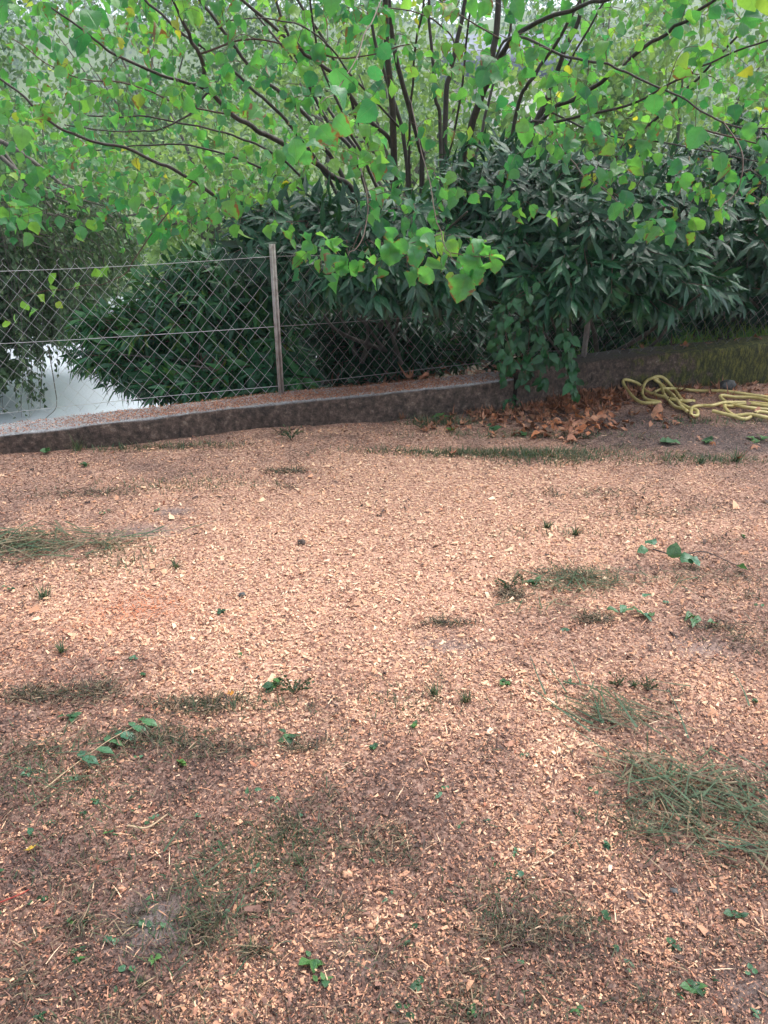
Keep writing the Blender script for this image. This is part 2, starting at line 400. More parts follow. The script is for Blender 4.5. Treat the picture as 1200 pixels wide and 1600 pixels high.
# ------------------------------------------------------------------ ground of the garden
def blobs(lst, x, y):
    r = np.zeros_like(x)
    for px, py, sx, sy, a in lst:
        c = G(px, py); r = r+a*np.exp(-((x-c.x)/sx)**2-((y-c.y)/sy)**2)
    return r
FRESH_LIT = [(650, 790, 1.5, .75, .62), (600, 860, 1.15, .75, .75), (420, 900, .8, .5, .25), (560, 1050, .6, .45, .25), (240, 960, .6, .35, .25), (1020, 1060, .28, .22, .30),  # fresh sawdust zones, colour lightened towards the wall against the canopy's shade
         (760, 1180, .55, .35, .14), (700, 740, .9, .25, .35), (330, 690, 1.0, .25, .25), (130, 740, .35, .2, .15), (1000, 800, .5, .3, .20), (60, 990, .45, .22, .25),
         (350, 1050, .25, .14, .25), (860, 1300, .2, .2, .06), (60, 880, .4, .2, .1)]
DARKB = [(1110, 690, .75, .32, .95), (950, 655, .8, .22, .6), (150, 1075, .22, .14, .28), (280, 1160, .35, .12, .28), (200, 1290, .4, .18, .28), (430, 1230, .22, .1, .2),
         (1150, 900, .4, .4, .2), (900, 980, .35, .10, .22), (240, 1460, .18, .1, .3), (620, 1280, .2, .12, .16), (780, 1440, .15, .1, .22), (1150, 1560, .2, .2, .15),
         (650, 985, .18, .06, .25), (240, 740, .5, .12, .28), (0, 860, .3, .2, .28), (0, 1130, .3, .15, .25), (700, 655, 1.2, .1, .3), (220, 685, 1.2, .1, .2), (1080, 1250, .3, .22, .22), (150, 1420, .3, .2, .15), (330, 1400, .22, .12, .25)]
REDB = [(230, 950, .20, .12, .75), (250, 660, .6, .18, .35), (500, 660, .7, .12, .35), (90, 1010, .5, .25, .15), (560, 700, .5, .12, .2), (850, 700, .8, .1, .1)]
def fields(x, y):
    f = .50+.62*blobs(FRESH_LIT, x, y)-.68*blobs(DARKB, x, y)+(fbm(x, y, .5, 3)-.5)*.26+(fbm(x, y, .16, 9, 4)-.5)*.80-.55*np.clip(vn(x, y, .09, 41)*vn(x, y, .3, 42)-.42, 0, 1)
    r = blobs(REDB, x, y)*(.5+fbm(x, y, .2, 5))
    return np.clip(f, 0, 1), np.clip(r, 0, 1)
DUST = [(250, 1440, .10, .07, .9), (225, 830, .16, .06, .7), (270, 800, .08, .04, .7), (1090, 1010, .12, .05, .6), (560, 1500, .08, .06, .5), (1180, 1560, .08, .08, .7), (1150, 690, .7, .25, .15), (700, 1010, .12, .05, .4)]
def dust(x, y): return np.clip(blobs(DUST, x, y)*(.4+fbm(x, y, .08, 55, 3)*1.3), 0, 1)
def gz(x, y):
    x = np.asarray(x, float); y = np.asarray(y, float)
    return (fbm(x, y, .8, 21, 3)-.5)*.035+(fbm(x, y, .13, 22, 3)-.5)*.018
gx = np.arange(-5.2, 5.4, .04); gy = np.arange(-1.0, 6.9, .035)
X, Y = np.meshgrid(gx, gy, indexing='ij')
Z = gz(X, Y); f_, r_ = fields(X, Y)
over = Y > wallY(X)+.10
Z = np.where(over, -.05, Z)
i, j = np.meshgrid(np.arange(len(gx)-1), np.arange(len(gy)-1), indexing='ij'); n2 = len(gy)
fc = np.stack([i*n2+j, (i+1)*n2+j, (i+1)*n2+j+1, i*n2+j+1], -1).reshape(-1, 4)
keep = (Y[:-1, :-1] < wallY(X[:-1, :-1])+.14).ravel()
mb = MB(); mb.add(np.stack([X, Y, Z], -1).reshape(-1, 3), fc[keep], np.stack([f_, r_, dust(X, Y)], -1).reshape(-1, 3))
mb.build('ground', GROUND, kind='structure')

# wood chips and sawdust lying on the ground (nobody could count them)
def quat_tilt(n, tilt):
    """random frames nearly flat, (n,3,3)"""
    a = rng.uniform(0, 2*np.pi, n)
    d = np.stack([np.cos(a), np.sin(a), rng.normal(0, tilt, n)], 1)
    up = np.stack([rng.normal(0, tilt, n), rng.normal(0, tilt, n), np.ones(n)], 1)
    return frames(d, up)
CHT = np.array([(-.5, -.45, 0), (.42, -.5, .05), (.5, .5, -.03), (-.38, .42, .10)])
CHF = np.array([(0, 1, 3), (1, 2, 3)])
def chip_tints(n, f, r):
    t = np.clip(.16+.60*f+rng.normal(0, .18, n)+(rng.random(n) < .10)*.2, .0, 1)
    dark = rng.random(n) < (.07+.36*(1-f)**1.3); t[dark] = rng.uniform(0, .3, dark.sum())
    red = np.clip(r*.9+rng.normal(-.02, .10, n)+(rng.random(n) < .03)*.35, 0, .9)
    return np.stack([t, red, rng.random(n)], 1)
mb = MB()
def scatter_chips(n, ymin, ymax, smin, smax):
    # density follows 1/distance^2 so that near ground is as full as far ground
    y = 1/(1/(ymin+.6)-rng.random(n)*(1/(ymin+.6)-1/(ymax+.6)))-.6
    half = .62*(y+.9)+.50
    x = rng.uniform(-1, 1, n)*half
    k = (y < wallY(x)-.015) & (rng.random(n) > .8*dust(x, y)); x, y = x[k], y[k]; n = len(x)
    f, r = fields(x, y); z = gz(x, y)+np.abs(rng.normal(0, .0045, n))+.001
    d = np.sqrt(x*x+y*y+2.0)
    L = rng.uniform(smin, smax, n)*np.exp(rng.normal(0, .42, n))*(.75+.12*d)*(.75+.5*f); W = L*rng.uniform(.20, .60, n)
    M = quat_tilt(n, .42)*np.stack([W, L, L*2.0], 1)[:, None, :]
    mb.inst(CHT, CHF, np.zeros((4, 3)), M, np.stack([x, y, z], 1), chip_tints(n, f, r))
scatter_chips(740000, .30, 6.3, .0030, .0066)
scatter_chips(11000, .35, 6.3, .008, .014)
# chips lying on top of the low wall
n = 26000; x = rng.uniform(-2.9, 1.05, n); y = wallY(x)+rng.beta(1.3, 1.6, n)*.27; z = wallZ(x)+.003+np.abs(rng.normal(0, .003, n))
k = rng.random(n) < np.clip(1.15-np.abs(x+.35)*.52+.3*(vn(x, y, .12, 4)-.5), .12, 1); x, y, z = x[k], y[k], z[k]; n = len(x)
mb.inst(CHT, CHF, np.zeros((4, 3)), quat_tilt(n, .3)*np.stack([rng.uniform(.003, .006, n), rng.uniform(.006, .012, n), np.full(n, .012)], 1)[:, None, :],
        np.stack([x, y, z], 1), chip_tints(n, np.full(n, .42), np.full(n, .28)))
mb.build('wood_chips', CHIP, smooth=False, kind='stuff')['label'] = 'fresh orange and tan sawdust and wood chips covering the ground'

# fine brown needles, grass stalks and slivers
mb = MB(); n = 26000
y = 1/(1/.95-rng.random(n)*(1/.95-1/6.6))-.6; x = rng.uniform(-1, 1, n)*(.62*(y+.9)+.25)
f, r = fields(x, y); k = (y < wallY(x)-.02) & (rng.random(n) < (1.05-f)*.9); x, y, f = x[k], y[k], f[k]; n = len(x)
L = rng.uniform(.015, .055, n)
M = quat_tilt(n, .16)*np.stack([np.full(n, .0016)*(1+.3*y), L, L], 1)[:, None, :]
ST = np.array([(-.5, 0, 0), (.5, 0, 0), (.7, .5, .05), (-.3, .5, .06), (.3, 1, 0)]); SF4 = np.array([(0, 1, 2, 3)]); 
tt = np.stack([np.where(rng.random(n) < .88, rng.uniform(0, .4, n), rng.uniform(.5, 1, n)), rng.random(n)*.05, rng.random(n)], 1)
T = np.stack([x, y, gz(x, y)+.004], 1)
mb.inst(ST, np.array([(0, 1, 2), (0, 2, 3), (3, 2, 4)]), np.zeros((5, 3)), M, T, tt)
mb.build('brown_litter', CHIP, smooth=False, kind='stuff')['label'] = 'thin brown stalks and needles mixed through the wood chips'

# short grass and tiny green growth
GR3 = np.array([(-.5, 0, 0), (.5, 0, 0), (.35, .5, .0), (-.35, .5, .0), (0, 1, 0)], float)
GF = np.array([(0, 1, 2), (0, 2, 3), (3, 2, 4)])
def grass_at(mb, x, y, z, lmin, lmax, wd, lean=.6, tlo=0., thi=.7):
    n = len(x); a = rng.uniform(0, 2*np.pi, n); q = rng.uniform(.1, lean, n)*1.5
    d = np.stack([np.cos(a)*np.sin(q), np.sin(a)*np.sin(q), np.cos(q)], 1)
    nn = np.stack([-np.cos(a)*np.cos(q), -np.sin(a)*np.cos(q), np.sin(q)], 1)+rng.normal(0, .3, (n, 3))
    L = rng.uniform(lmin, lmax, n)
    t3 = GR3.copy(); t3[2:4, 2] = -.05; t3[4, 2] = -.22
    mb.inst(t3, GF, np.array([(0, 0, 0), (1, 0, 0), (1, .5, 0), (0, .5, 0), (.5, 1, 0)], float), frames(d, nn)*np.stack([wd*(.7+.6*rng.random(n)), L, L], 1)[:, None, :],
            np.stack([x, y, z], 1), np.stack([rng.uniform(tlo, thi, n), rng.random(n), rng.random(n)], 1))
GPATCH = [(760, 708, .55, .055, 1500, .05), (870, 715, .35, .10, 900, .045), (690, 660, .20, .06, 500, .06), (1100, 720, .35, .08, 420, .05), (900, 900, .12, .10, 260, .05),
          (390, 1350, .18, .14, 520, .045), (310, 1440, .10, .10, 260, .05), (60, 1200, .22, .14, 420, .05), (640, 1100, .2, .10, 160, .04), (270, 1150, .14, .06, 260, .035),
          (300, 760, .4, .10, 360, .035), (120, 1280, .2, .2, 260, .045), (1050, 1290, .20, .10, 380, .045), (450, 1310, .12, .06, 200, .04), (900, 830, .5, .07, 200, .03),
          (210, 700, .5, .06, 360, .06), (820, 680, .6, .06, 420, .05), (1130, 660, .5, .08, 260, .05), (770, 1420, .12, .08, 200, .035), (180, 880, .2, .1, 160, .05), (350, 1100, .18, .05, 200, .04)]
mb = MB()
for px, py, sx, sy, n, L in GPATCH:
    c = G(px, py); x = c.x+rng.normal(0, sx*.6, n); y = c.y+rng.normal(0, sy*.6, n); k = y < wallY(x)-.02; x, y = x[k], y[k]
    grass_at(mb, x, y, gz(x, y), L*.4, L*1.1, .0022*(1+.25*c.y), .8, 0, .85)
n = 3200; y = 1/(1/.95-rng.random(n)*(1/.95-1/6.4))-.6; x = rng.uniform(-1, 1, n)*(.62*(y+.9)+.25); f, _ = fields(x, y)
k = (y < wallY(x)-.02) & (rng.random(n) < (.95-f)) & (vn(x, y, .22, 77) > .42); x, y = x[k], y[k]
grass_at(mb, x, y, gz(x, y), .01, .035, .003, .95, 0, .9)
mb.build('short_grass', GRASS, kind='stuff')['label'] = 'sparse short grass growing through the wood chips'

# tufts of dead matted grass and roots
mb = MB(); XX, YY, SS = [], [], []
nc = 0
while nc < 420:
    y = 1/(1/.95-rng.random()*(1/.95-1/6.2))-.6; x = rng.uniform(-1, 1)*(.62*(y+.9)+.25); f, _ = fields(np.array([x]), np.array([y]))
    if rng.random() < f[0]*1.25-.05 or y > wallY(x)-.04: continue
    nc += 1; k = int(rng.integers(14, 60)); sp = rng.uniform(.010, .035); st = rng.uniform(1, 2.6)
    XX.append(x+rng.normal(0, sp*st, k)); YY.append(y+rng.normal(0, sp, k))
for px, py, sx, sy, k in ((310, 1100, .10, .03, 500), (60, 1085, .09, .03, 420), (150, 1080, .07, .04, 260), (930, 968, .05, .02, 240), (800, 930, .04, .03, 240), (880, 900, .12, .05, 300), (230, 1150, .12, .04, 320), (350, 1170, .10, .03, 200), (700, 975, .07, .02, 160), (600, 1330, .08, .04, 220), (870, 1450, .08, .04, 260), (780, 1460, .06, .03, 200), (150, 770, .25, .05, 260), (450, 740, .10, .03, 200), (290, 700, .3, .04, 320), (1100, 1260, .14, .06, 500), (720, 1570, .06, .03, 160), (470, 1170, .05, .02, 140), (330, 1450, .06, .05, 260), (1010, 800, .3, .08, 300), (920, 770, .3, .06, 240), (1120, 900, .16, .08, 300), (1180, 1000, .12, .1, 240)):
    c = G(px, py); XX.append(c.x+rng.normal(0, sx*.7, k)); YY.append(c.y+rng.normal(0, sy*.7, k))
x = np.concatenate(XX); y = np.concatenate(YY); k = y < wallY(x)-.02; x, y = x[k], y[k]; n = len(x)
a = rng.uniform(0, 6.28, n); d = np.stack([np.cos(a), np.sin(a), np.abs(rng.normal(.2, .35, n))], 1); L = rng.uniform(.010, .038, n)*(1+.08*y)
t5 = GR3.copy(); t5[2:4, 2] = .10; t5[2:4, 0] += .12
mb.inst(t5, GF, np.zeros((5, 3)), frames(d, rng.normal(0, .5, (n, 3))+np.array([0, 0, 1.]))*np.stack([.0022*(1+.25*y), L, L], 1)[:, None, :], np.stack([x, y, gz(x, y)+.002+.008*rng.random(n)], 1), np.stack([rng.random(n)**.8, rng.random(n), rng.random(n)], 1))
THATCH = leaf_mat('dead_grass', [(0, (.022, .020, .014)), (.35, (.06, .045, .03)), (.6, (.05, .075, .035)), (.8, (.16, .10, .07)), (1, (.34, .24, .15))], [(0, (.03, .04, .02)), (1, (.2, .15, .08))], trans=.1, rough=.7, vein=0)
mb.build('dead_grass', THATCH, kind='stuff')['label'] = 'small mats of dead brown grass and roots in the wood chips'

# ------------------------------------------------------------------ low walls
THK = .27
def wall(name, P, mat, label):
    xs = np.linspace(P[0, 0], P[-1, 0], 90); yf = np.interp(xs, P[:, 0], P[:, 1]); zt = np.interp(xs, P[:, 0], P[:, 2])
    prof = [(-.0, -.12), (-.0, .0), (.0, .45), (.0, .86), (.006, .96), (.02, 1.), (THK*.5, 1.005), (THK-.02, 1.), (THK, .95), (THK, -.55/.15)]
    V = []
    for q in range(len(xs)):
        for m_, (dy, fz) in enumerate(prof):
            z = zt[q]*fz if m_ < len(prof)-1 else -.6
            if m_ == 0: z = -.1
            e = (vn(np.array([xs[q]]), np.array([m_*.37]), .07, 31)[0]-.5)*.016 if 0 < m_ < 9 else 0
            V.append((xs[q], yf[q]+dy+e*(1 if m_ < 5 else .3), z+(e*.5 if m_ >= 4 else 0)))
    k = len(prof); i, j = np.meshgrid(np.arange(len(xs)-1), np.arange(k-1), indexing='ij')
    f = np.stack([i*k+j, (i+1)*k+j, (i+1)*k+j+1, i*k+j+1], -1).reshape(-1, 4)
    mb = MB(); mb.add(V, f)
    for e in (0, len(xs)-1):
        ring = np.array(V[e*k:(e+1)*k]); c = ring.mean(0)
        mb.add(np.vstack([ring, c]), [(a, (a+1) % k, k) for a in range(k)])
    o = mb.build(name, mat, smooth=False); tag(o, label, 'wall'); return o
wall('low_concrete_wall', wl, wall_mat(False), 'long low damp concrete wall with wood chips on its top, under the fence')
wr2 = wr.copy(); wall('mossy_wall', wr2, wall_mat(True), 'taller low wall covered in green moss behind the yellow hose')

# ------------------------------------------------------------------ land beyond the wall
mb = MB(); xs = np.linspace(-60, 60, 40); ys = np.concatenate([np.linspace(4.2, 30, 20), np.linspace(34, 420, 30)])
X, Y = np.meshgrid(xs, ys, indexing='ij'); X = X*(1+np.maximum(Y-20, 0)/40)
Z = -.75+0*X
i, j = np.meshgrid(np.arange(len(xs)-1), np.arange(len(ys)-1), indexing='ij'); q = len(ys)
FC = np.stack([i*q+j, (i+1)*q+j, (i+1)*q+j+1, i*q+j+1], -1).reshape(-1, 4)
mb.add(np.stack([X, Y, Z], -1).reshape(-1, 3), FC); mb.build('meadow', LAWN, kind='structure')
mb = MB(); mb.add([(-40, 2.0, -.60), (30, 7.5, -.60), (30, 16, -.60), (-40, 12.0, -.60)], [(0, 1, 2, 3)]); mb.build('road', WET_SKY, kind='structure')
mb = MB(); box(mb, (-40, 12.0, -.75), (30, 12.2, -.48)); o = mb.build('kerb', WET_SKY, kind='structure')
# planted bank under the shrubs, rising to the right behind the mossy wall
xs = np.linspace(-2.0, 6.5, 60); ys = np.linspace(0, 1, 22); V = []
for x in xs:
    for t in ys:
        y0 = float(wallY(x))+THK-.03; y = y0+t*3.6
        hi = np.interp(x, [-2.0, -.6, 1.5, 2.3, 6.5], [-.7, -.25, .02, .14, .26])
        lo = np.interp(x, [-2, 0, 1.5, 3., 6.5], [-.8, -.7, -.3, .25, .6])
        V.append((x, y, hi*(1-t)+lo*t+.05*float(vn(np.array([x]), np.array([y]), .3, 3)[0])))
i, j = np.meshgrid(np.arange(59), np.arange(21), indexing='ij'); f = np.stack([i*22+j, (i+1)*22+j, (i+1)*22+j+1, i*22+j+1], -1).reshape(-1, 4)
mb = MB(); mb.add(V, f); mb.build('planted_bank', SOIL, kind='structure')
# hills
def hill(name, y0, depth, h, x0, x1, seed, mat):
    xs = np.linspace(x0, x1, 70); ys = np.linspace(0, 1, 16); X, T = np.meshgrid(xs, ys, indexing='ij')
    H = h*(.55+.6*vn(X, X*0, (x1-x0)/5, seed)+.12*vn(X, X*0, (x1-x0)/22, seed+3))*np.sin(T*math.pi/2)**1.1-.9
    i, j = np.meshgrid(np.arange(69), np.arange(15), indexing='ij')
    f = np.stack([i*16+j, (i+1)*16+j, (i+1)*16+j+1, i*16+j+1], -1).reshape(-1, 4)
    mb = MB(); V = np.stack([X, y0+T*depth+0*X, H], -1); mb.add(V.reshape(-1, 3), f); mb.build(name, mat, kind='structure'); return V.reshape(-1, 3), f
HV, _ = hill('near_hill', 48, 70, 8, -90, 90, 5, LAWN)
HV2, _ = hill('far_hill', 130, 140, 44, -230, 230, 8, LAWN)

# ------------------------------------------------------------------ leaf clouds for the trees behind
QT = np.array([(-.5, -.5, 0), (.5, -.42, .12), (.46, .5, 0), (-.5, .46, .15)]); QF = np.array([(0, 1, 2), (0, 2, 3)])
QL = np.array([(0, 0, 0), (1, 0, 0), (1, 1, 0), (0, 1, 0)], float)
LT = np.array([(0, -.5, 0), (.32, 0, .06), (0, .55, 0), (-.32, 0, .06)]); LF = np.array([(0, 1, 2), (0, 2, 3)])
def cloud(mb, c, rad, n, size, tlo, thi, clump=26):
    """leaf clumps spread in an ellipsoid, uneven"""
    c = np.array(c); rad = np.array(rad)
    d = nrm(rng.normal(0, 1, (clump, 3))); rr = rng.uniform(.35, 1., clump)[:, None]; cc = c+d*rr*rad
    k = rng.integers(0, clump, n); cs = rng.uniform(.16, .34, clump)
    p = cc[k]+rng.normal(0, 1, (n, 3))*rad*cs[k][:, None]*.62
    ct = rng.uniform(tlo, thi, clump)[k]
    nn = nrm(rng.normal(0, 1, (n, 3))+np.array([0, -.2, .7])); dd = rng.normal(0, 1, (n, 3))+np.array([0, 0, -.5])
    s = size*rng.uniform(.6, 1.4, n)
    mb.inst(LT, LF, QL, frames(dd, nn)*s[:, None, None], p, np.stack([np.clip(ct+rng.normal(0, .12, n), 0, 1), rng.random(n), rng.random(n)], 1))
def tree(name, base, h, crown, n, size, tlo, thi, label, cat='tree', group=None, mat=None, tr=.14):
    b = Vector(base); e = empty(name, b, label, cat, group)
    m = MB(); top = b+Vector((rng.uniform(-.3, .3), 0, h*.8))
    tube(m, smooth_path([b-Vector((0, 0, .3)), b.lerp(top, .5)+Vector((.1, 0, 0)), top], 6), tr, tr*.3, 8); m.build('trunk', GREYBARK, e)
    m = MB()
    for q in range(9):
        a = b.lerp(top, rng.uniform(.35, .9)); t_ = Vector(crown[0])+Vector(tuple(nrm(rng.normal(0, 1, 3))*np.array(crown[1])*.8))
        tube(m, smooth_path([a, a.lerp(t_, .5)+Vector((0, 0, .2)), t_], 5), tr*.35, tr*.08, 5)
    m.build('branches', GREYBARK, e, kind='stuff')
    m = MB(); cloud(m, crown[0], crown[1], n, size, tlo, thi, 40); m.build('crown', mat or FAR, e)
    return e
BT = 'trees and bushes standing beyond the road'
def T_(px, pyc, Yd, rw, rh, n, size, tlo, thi, label, name='broadleaf_tree'):
    c = at(px, pyc, Yd); tree(name, (c.x, c.y, -.7), max(c.z+.7, 1.5), ((c.x, c.y, c.z), (rw, rw*.8, rh)), n, size, tlo, thi, label, group=BT)
T_(330, 300, 12.5, 1.9, 1.5, 5200, .11, .5, 1., 'bright yellow-green bush behind the hazel, left of the main stems')
T_(90, 330, 15, 2.4, 1.7, 5200, .11, .15, .6, 'blue-green tree at the left edge beyond the road')
T_(620, 160, 17, 2.6, 2.4, 4600, .13, .55, 1., 'pale green tree seen through the middle stems of the hazel')
T_(860, 220, 13, 1.8, 1.3, 4600, .12, .4, .9, 'green bush behind the laurel, right of the hazel trunk')
T_(1080, 180, 14, 2.5, 2.3, 6000, .12, .45, .95, 'light green tree behind the right side of the hazel')
T_(1330, 250, 12, 2.2, 2.4, 6000, .12, .3, .8, 'green tree at the right edge behind the laurel')
T_(-150, 150, 19, 3.0, 3.0, 8000, .14, .1, .5, 'tall dark green tree beyond the left edge of the road')
T_(230, 90, 30, 4.2, 4.0, 4500, .2, .2, .6, 'large tree on the lower slope above the left part of the fence')
T_(500, 60, 34, 4.0, 4.6, 4200, .2, .3, .8, 'tall tree on the slope behind the leftward leaning stems')
T_(960, 20, 32, 4.5, 5.0, 4200, .2, .3, .8, 'tall tree on the slope behind the house')
# wood on the hills: one mass
m = MB()
def wood(V, n, s, k, q, tl, th):
    idx = rng.integers(0, len(V), n)
    for a in idx:
        c = V[a]+np.array([rng.uniform(-4, 4), rng.uniform(-3, 3), s*.4])
        px, py, dp = proj(c[None]);
        if px[0] < -500 or px[0] > 1700: continue
        cloud(m, c, (s*.55, s*.5, s*.75), k, q, tl, th, 9)
wood(HV, 300, 3.8, 130, .44, .1, .7); wood(HV2, 520, 7.5, 90, 1.0, .0, .5)
m.build('distant_woods', FAR, kind='stuff')['label'] = 'hazy wooded hillside behind the hazel'

# pale house glimpsed through the stems
hc = at(812, 150, 27); hz = -.7
he = empty('house', (hc.x, 27, hz), 'pale house with a blue slate roof glimpsed through the right-hand stems', 'house')
m = MB(); box(m, (hc.x-1.9, 27, hz), (hc.x+1.9, 32, at(812, 122, 27).z)); m.build('wall', PLASTER, he, smooth=False)
zt = at(812, 122, 27).z
m = MB(); m.add([(hc.x-2.2, 26.7, zt+.01), (hc.x+2.2, 26.7, zt+.01), (hc.x+2.2, 32.3, zt+.01), (hc.x-2.2, 32.3, zt+.01), (hc.x-2.2, 29.5, zt+1.5), (hc.x+2.2, 29.5, zt+1.5)],
                 [(0, 1, 5, 4), (2, 3, 4, 5), (0, 3, 2, 1)]); m.add([(hc.x-2.2, 26.7, zt+.01), (hc.x-2.2, 32.3, zt+.01), (hc.x-2.2, 29.5, zt+1.5), (hc.x+2.2, 26.7, zt+.01), (hc.x+2.2, 32.3, zt+.01), (hc.x+2.2, 29.5, zt+1.5)], [(0, 1, 2), (3, 5, 4)])
m.build('roof', SLATE, he, smooth=False)
for dx in (-1.1, .8):
    m = MB(); box(m, (hc.x+dx, 26.95, hz+1.2), (hc.x+dx+.6, 27.01, hz+2.1)); m.build('window', GLASS, he, smooth=False)

# ------------------------------------------------------------------ fence
def woven(mb, A, B, z0, z1, cw, chh, r=.0013, sag=None, tint=(0, 0, 0), curl=True):
    """chain link of zig-zag wires; A, B = (x,y) ends; z0,z1 functions of t"""
    A = np.array(A); B = np.array(B); L = np.linalg.norm(B-A); n = int(L/(cw/2)); nd = nrm(np.array([B[1]-A[1], -(B[0]-A[0])]))
    rows = int(round((z1(.5)-z0(.5))/(chh/2)))
    for q in range(n):
        pts = []
        for r_i in range(rows+1):
            off = (r_i % 2)
            t = (q*cw/2*1.0+(cw/2 if off else 0)+(0 if q % 2 == 0 else 0))/L
            if q % 2: continue
            t2 = min(t, 1)
            zz = z0(t2)+(z1(t2)-z0(t2))*r_i/rows
            jit = (vn(np.array([t*9.]), np.array([zz*6.]), 1., 3)[0]-.5)*.010
            bow = (sag(t2, r_i/rows) if sag else 0)
            p = A+(B-A)*t+nd*(bow+(.002 if r_i % 2 else -.002)); pts.append((p[0]+jit*.6, p[1], zz+jit))
        if q % 2 == 0 and len(pts) > 2:
            p = np.array(pts)
            if curl:
                e = p[-1]+np.array([rng.uniform(-.006, .006), 0, .018]); e2 = e+np.array([rng.choice([-1, 1])*.016, 0, .012])
                p = np.vstack([p, e, e2]); s = p[0]+np.array([rng.choice([-1, 1])*.012, 0, -.012]); p = np.vstack([s, p])
            tube(mb, p, r, r, 4, tint)
            # mirrored wire closing the diamonds
            pts2 = []
            for r_i in range(rows+1):
                t = (q*cw/2+(-cw/2 if r_i % 2 else 0))/L
                if t < 0: t = 0
                zz = z0(t)+(z1(t)-z0(t))*r_i/rows; jit = (vn(np.array([t*9.]), np.array([zz*6.]), 1., 3)[0]-.5)*.010
                bow = (sag(t, r_i/rows) if sag else 0); pp = A+(B-A)*t+nd*(bow+(-.002 if r_i % 2 else .002)); pts2.append((pp[0]+jit*.6, pp[1], zz+jit))
            tube(mb, np.array(pts2), r, r, 4, tint)
fe_root = empty('chain_link_fence', (-.6, 4.8, .15), 'wire chain link fence with a thin steel post on the low concrete wall', 'fence')
def fpt(px, pyb): # fence foot on the wall
    x = G(px, pyb, .15).x; return x
x1 = G(441, 612, float(wallZ(-.65))).x; y1 = float(wallY(x1))+.225
x2 = 1.42; y2 = float(wallY(x2))+.17
x0 = -3.3; y0 = float(wallY(x0))+.235
ztop1 = at(435, 392, y1).z; 
zl = at(0, 408, float(wallY(-2.2))+.235).z
def zw(x): return float(wallZ(x))
print('fence', x1, y1, zw(x1), ztop1, zl, x2, y2)
CW, CH = .094, .103
# left bay
zb = lambda t: (zw(x0+(x1-x0)*t)+.018)
m = MB(); woven(m, (x0, y0), (x1-.012, y1), zb, lambda t: ztop1-.0+.012*math.sin(t*math.pi*2.3)-.0-(.03*math.sin(math.pi*t)), CW*.98, CH, .00125, lambda t, v: .02*math.sin(t*9)*v)
m.build('wire_mesh', WIRE, fe_root)
m = MB(); woven(m, (x1+.012, y1), (x2, y2), lambda t: zw(x1+(x2-x1)*t)+.016, lambda t: ztop1+.03*t-.02*math.sin(math.pi*t), CW*.86, CH*.94, .00125, lambda t, v: .03*math.sin(t*7)*v)
m.build('wire_mesh', DARKWIRE, fe_root)
def tw(zf, a, b, sg, mat, r=.0017):
    p = []; 
    for t in np.linspace(0, 1, 16):
        x = a[0]+(b[0]-a[0])*t; y = a[1]+(b[1]-a[1])*t-.003
        p.append((x, y, zf(t)-sg*math.sin(math.pi*t)))
    m = MB(); tube(m, p, r, r, 5); m.build('tension_wire', mat, fe_root)
for hz_, sg in ((-.03, .035), (-.44, .012), (-.86, .0)):
    tw(lambda t, h=hz_: (ztop1+h if h > -.8 else zw(x0+(x1-x0)*t)+.05), (x0, y0), (x1, y1), sg, WIRE)
    tw(lambda t, h=hz_: (ztop1+h+.03*t if h > -.8 else zw(x1+(x2-x1)*t)+.05), (x1, y1), (x2, y2), sg*.6, DARKWIRE)
def post(x, y, zb, zt, dx=0, wd=.017):
    m = MB()
    def beam(x0_, x1_, y0_, y1_):
        v = []
        for z, ox in ((zb, 0), (zt, dx)):
            v += [(x+x0_+ox, y+y0_, z), (x+x1_+ox, y+y0_, z), (x+x1_+ox, y+y1_, z), (x+x0_+ox, y+y1_, z)]
        m.add(v, [(0, 3, 2, 1), (4, 5, 6, 7), (0, 1, 5, 4), (1, 2, 6, 5), (2, 3, 7, 6), (3, 0, 4, 7)])
    beam(-wd*1.15, wd*1.15, .002, .006); beam(-.0025, .0025, -.022, .0015); beam(wd*.55, wd*.9, -.006, .0015)
    return m.build('post', POST, fe_root, smooth=False)
post(x1, y1-.012, zw(x1)-.02, at(432, 381, y1).z, -.006, .016)
post(x2, y2-.012, zw(x2)-.02, 1.02, .012, .016)
post(-3.35, float(wallY(-3.35))+.23, zw(-3.3)-.02, 1.02, 0, .016)
# right bay, leaning a little over the mossy wall
x3, y3 = 5.2, float(wallY(5.2))+.26
m = MB(); woven(m, (x2+.02, y2), (x3, y3), lambda t: zw(x2+(x3-x2)*t)+.02, lambda t: zw(x2+(x3-x2)*t)+.80-.12*math.sin(t*5), .085, .10, .0015, lambda t, v: .10*v+.03*math.sin(t*9)*v)
m.build('wire_mesh', DARKWIRE, fe_root)

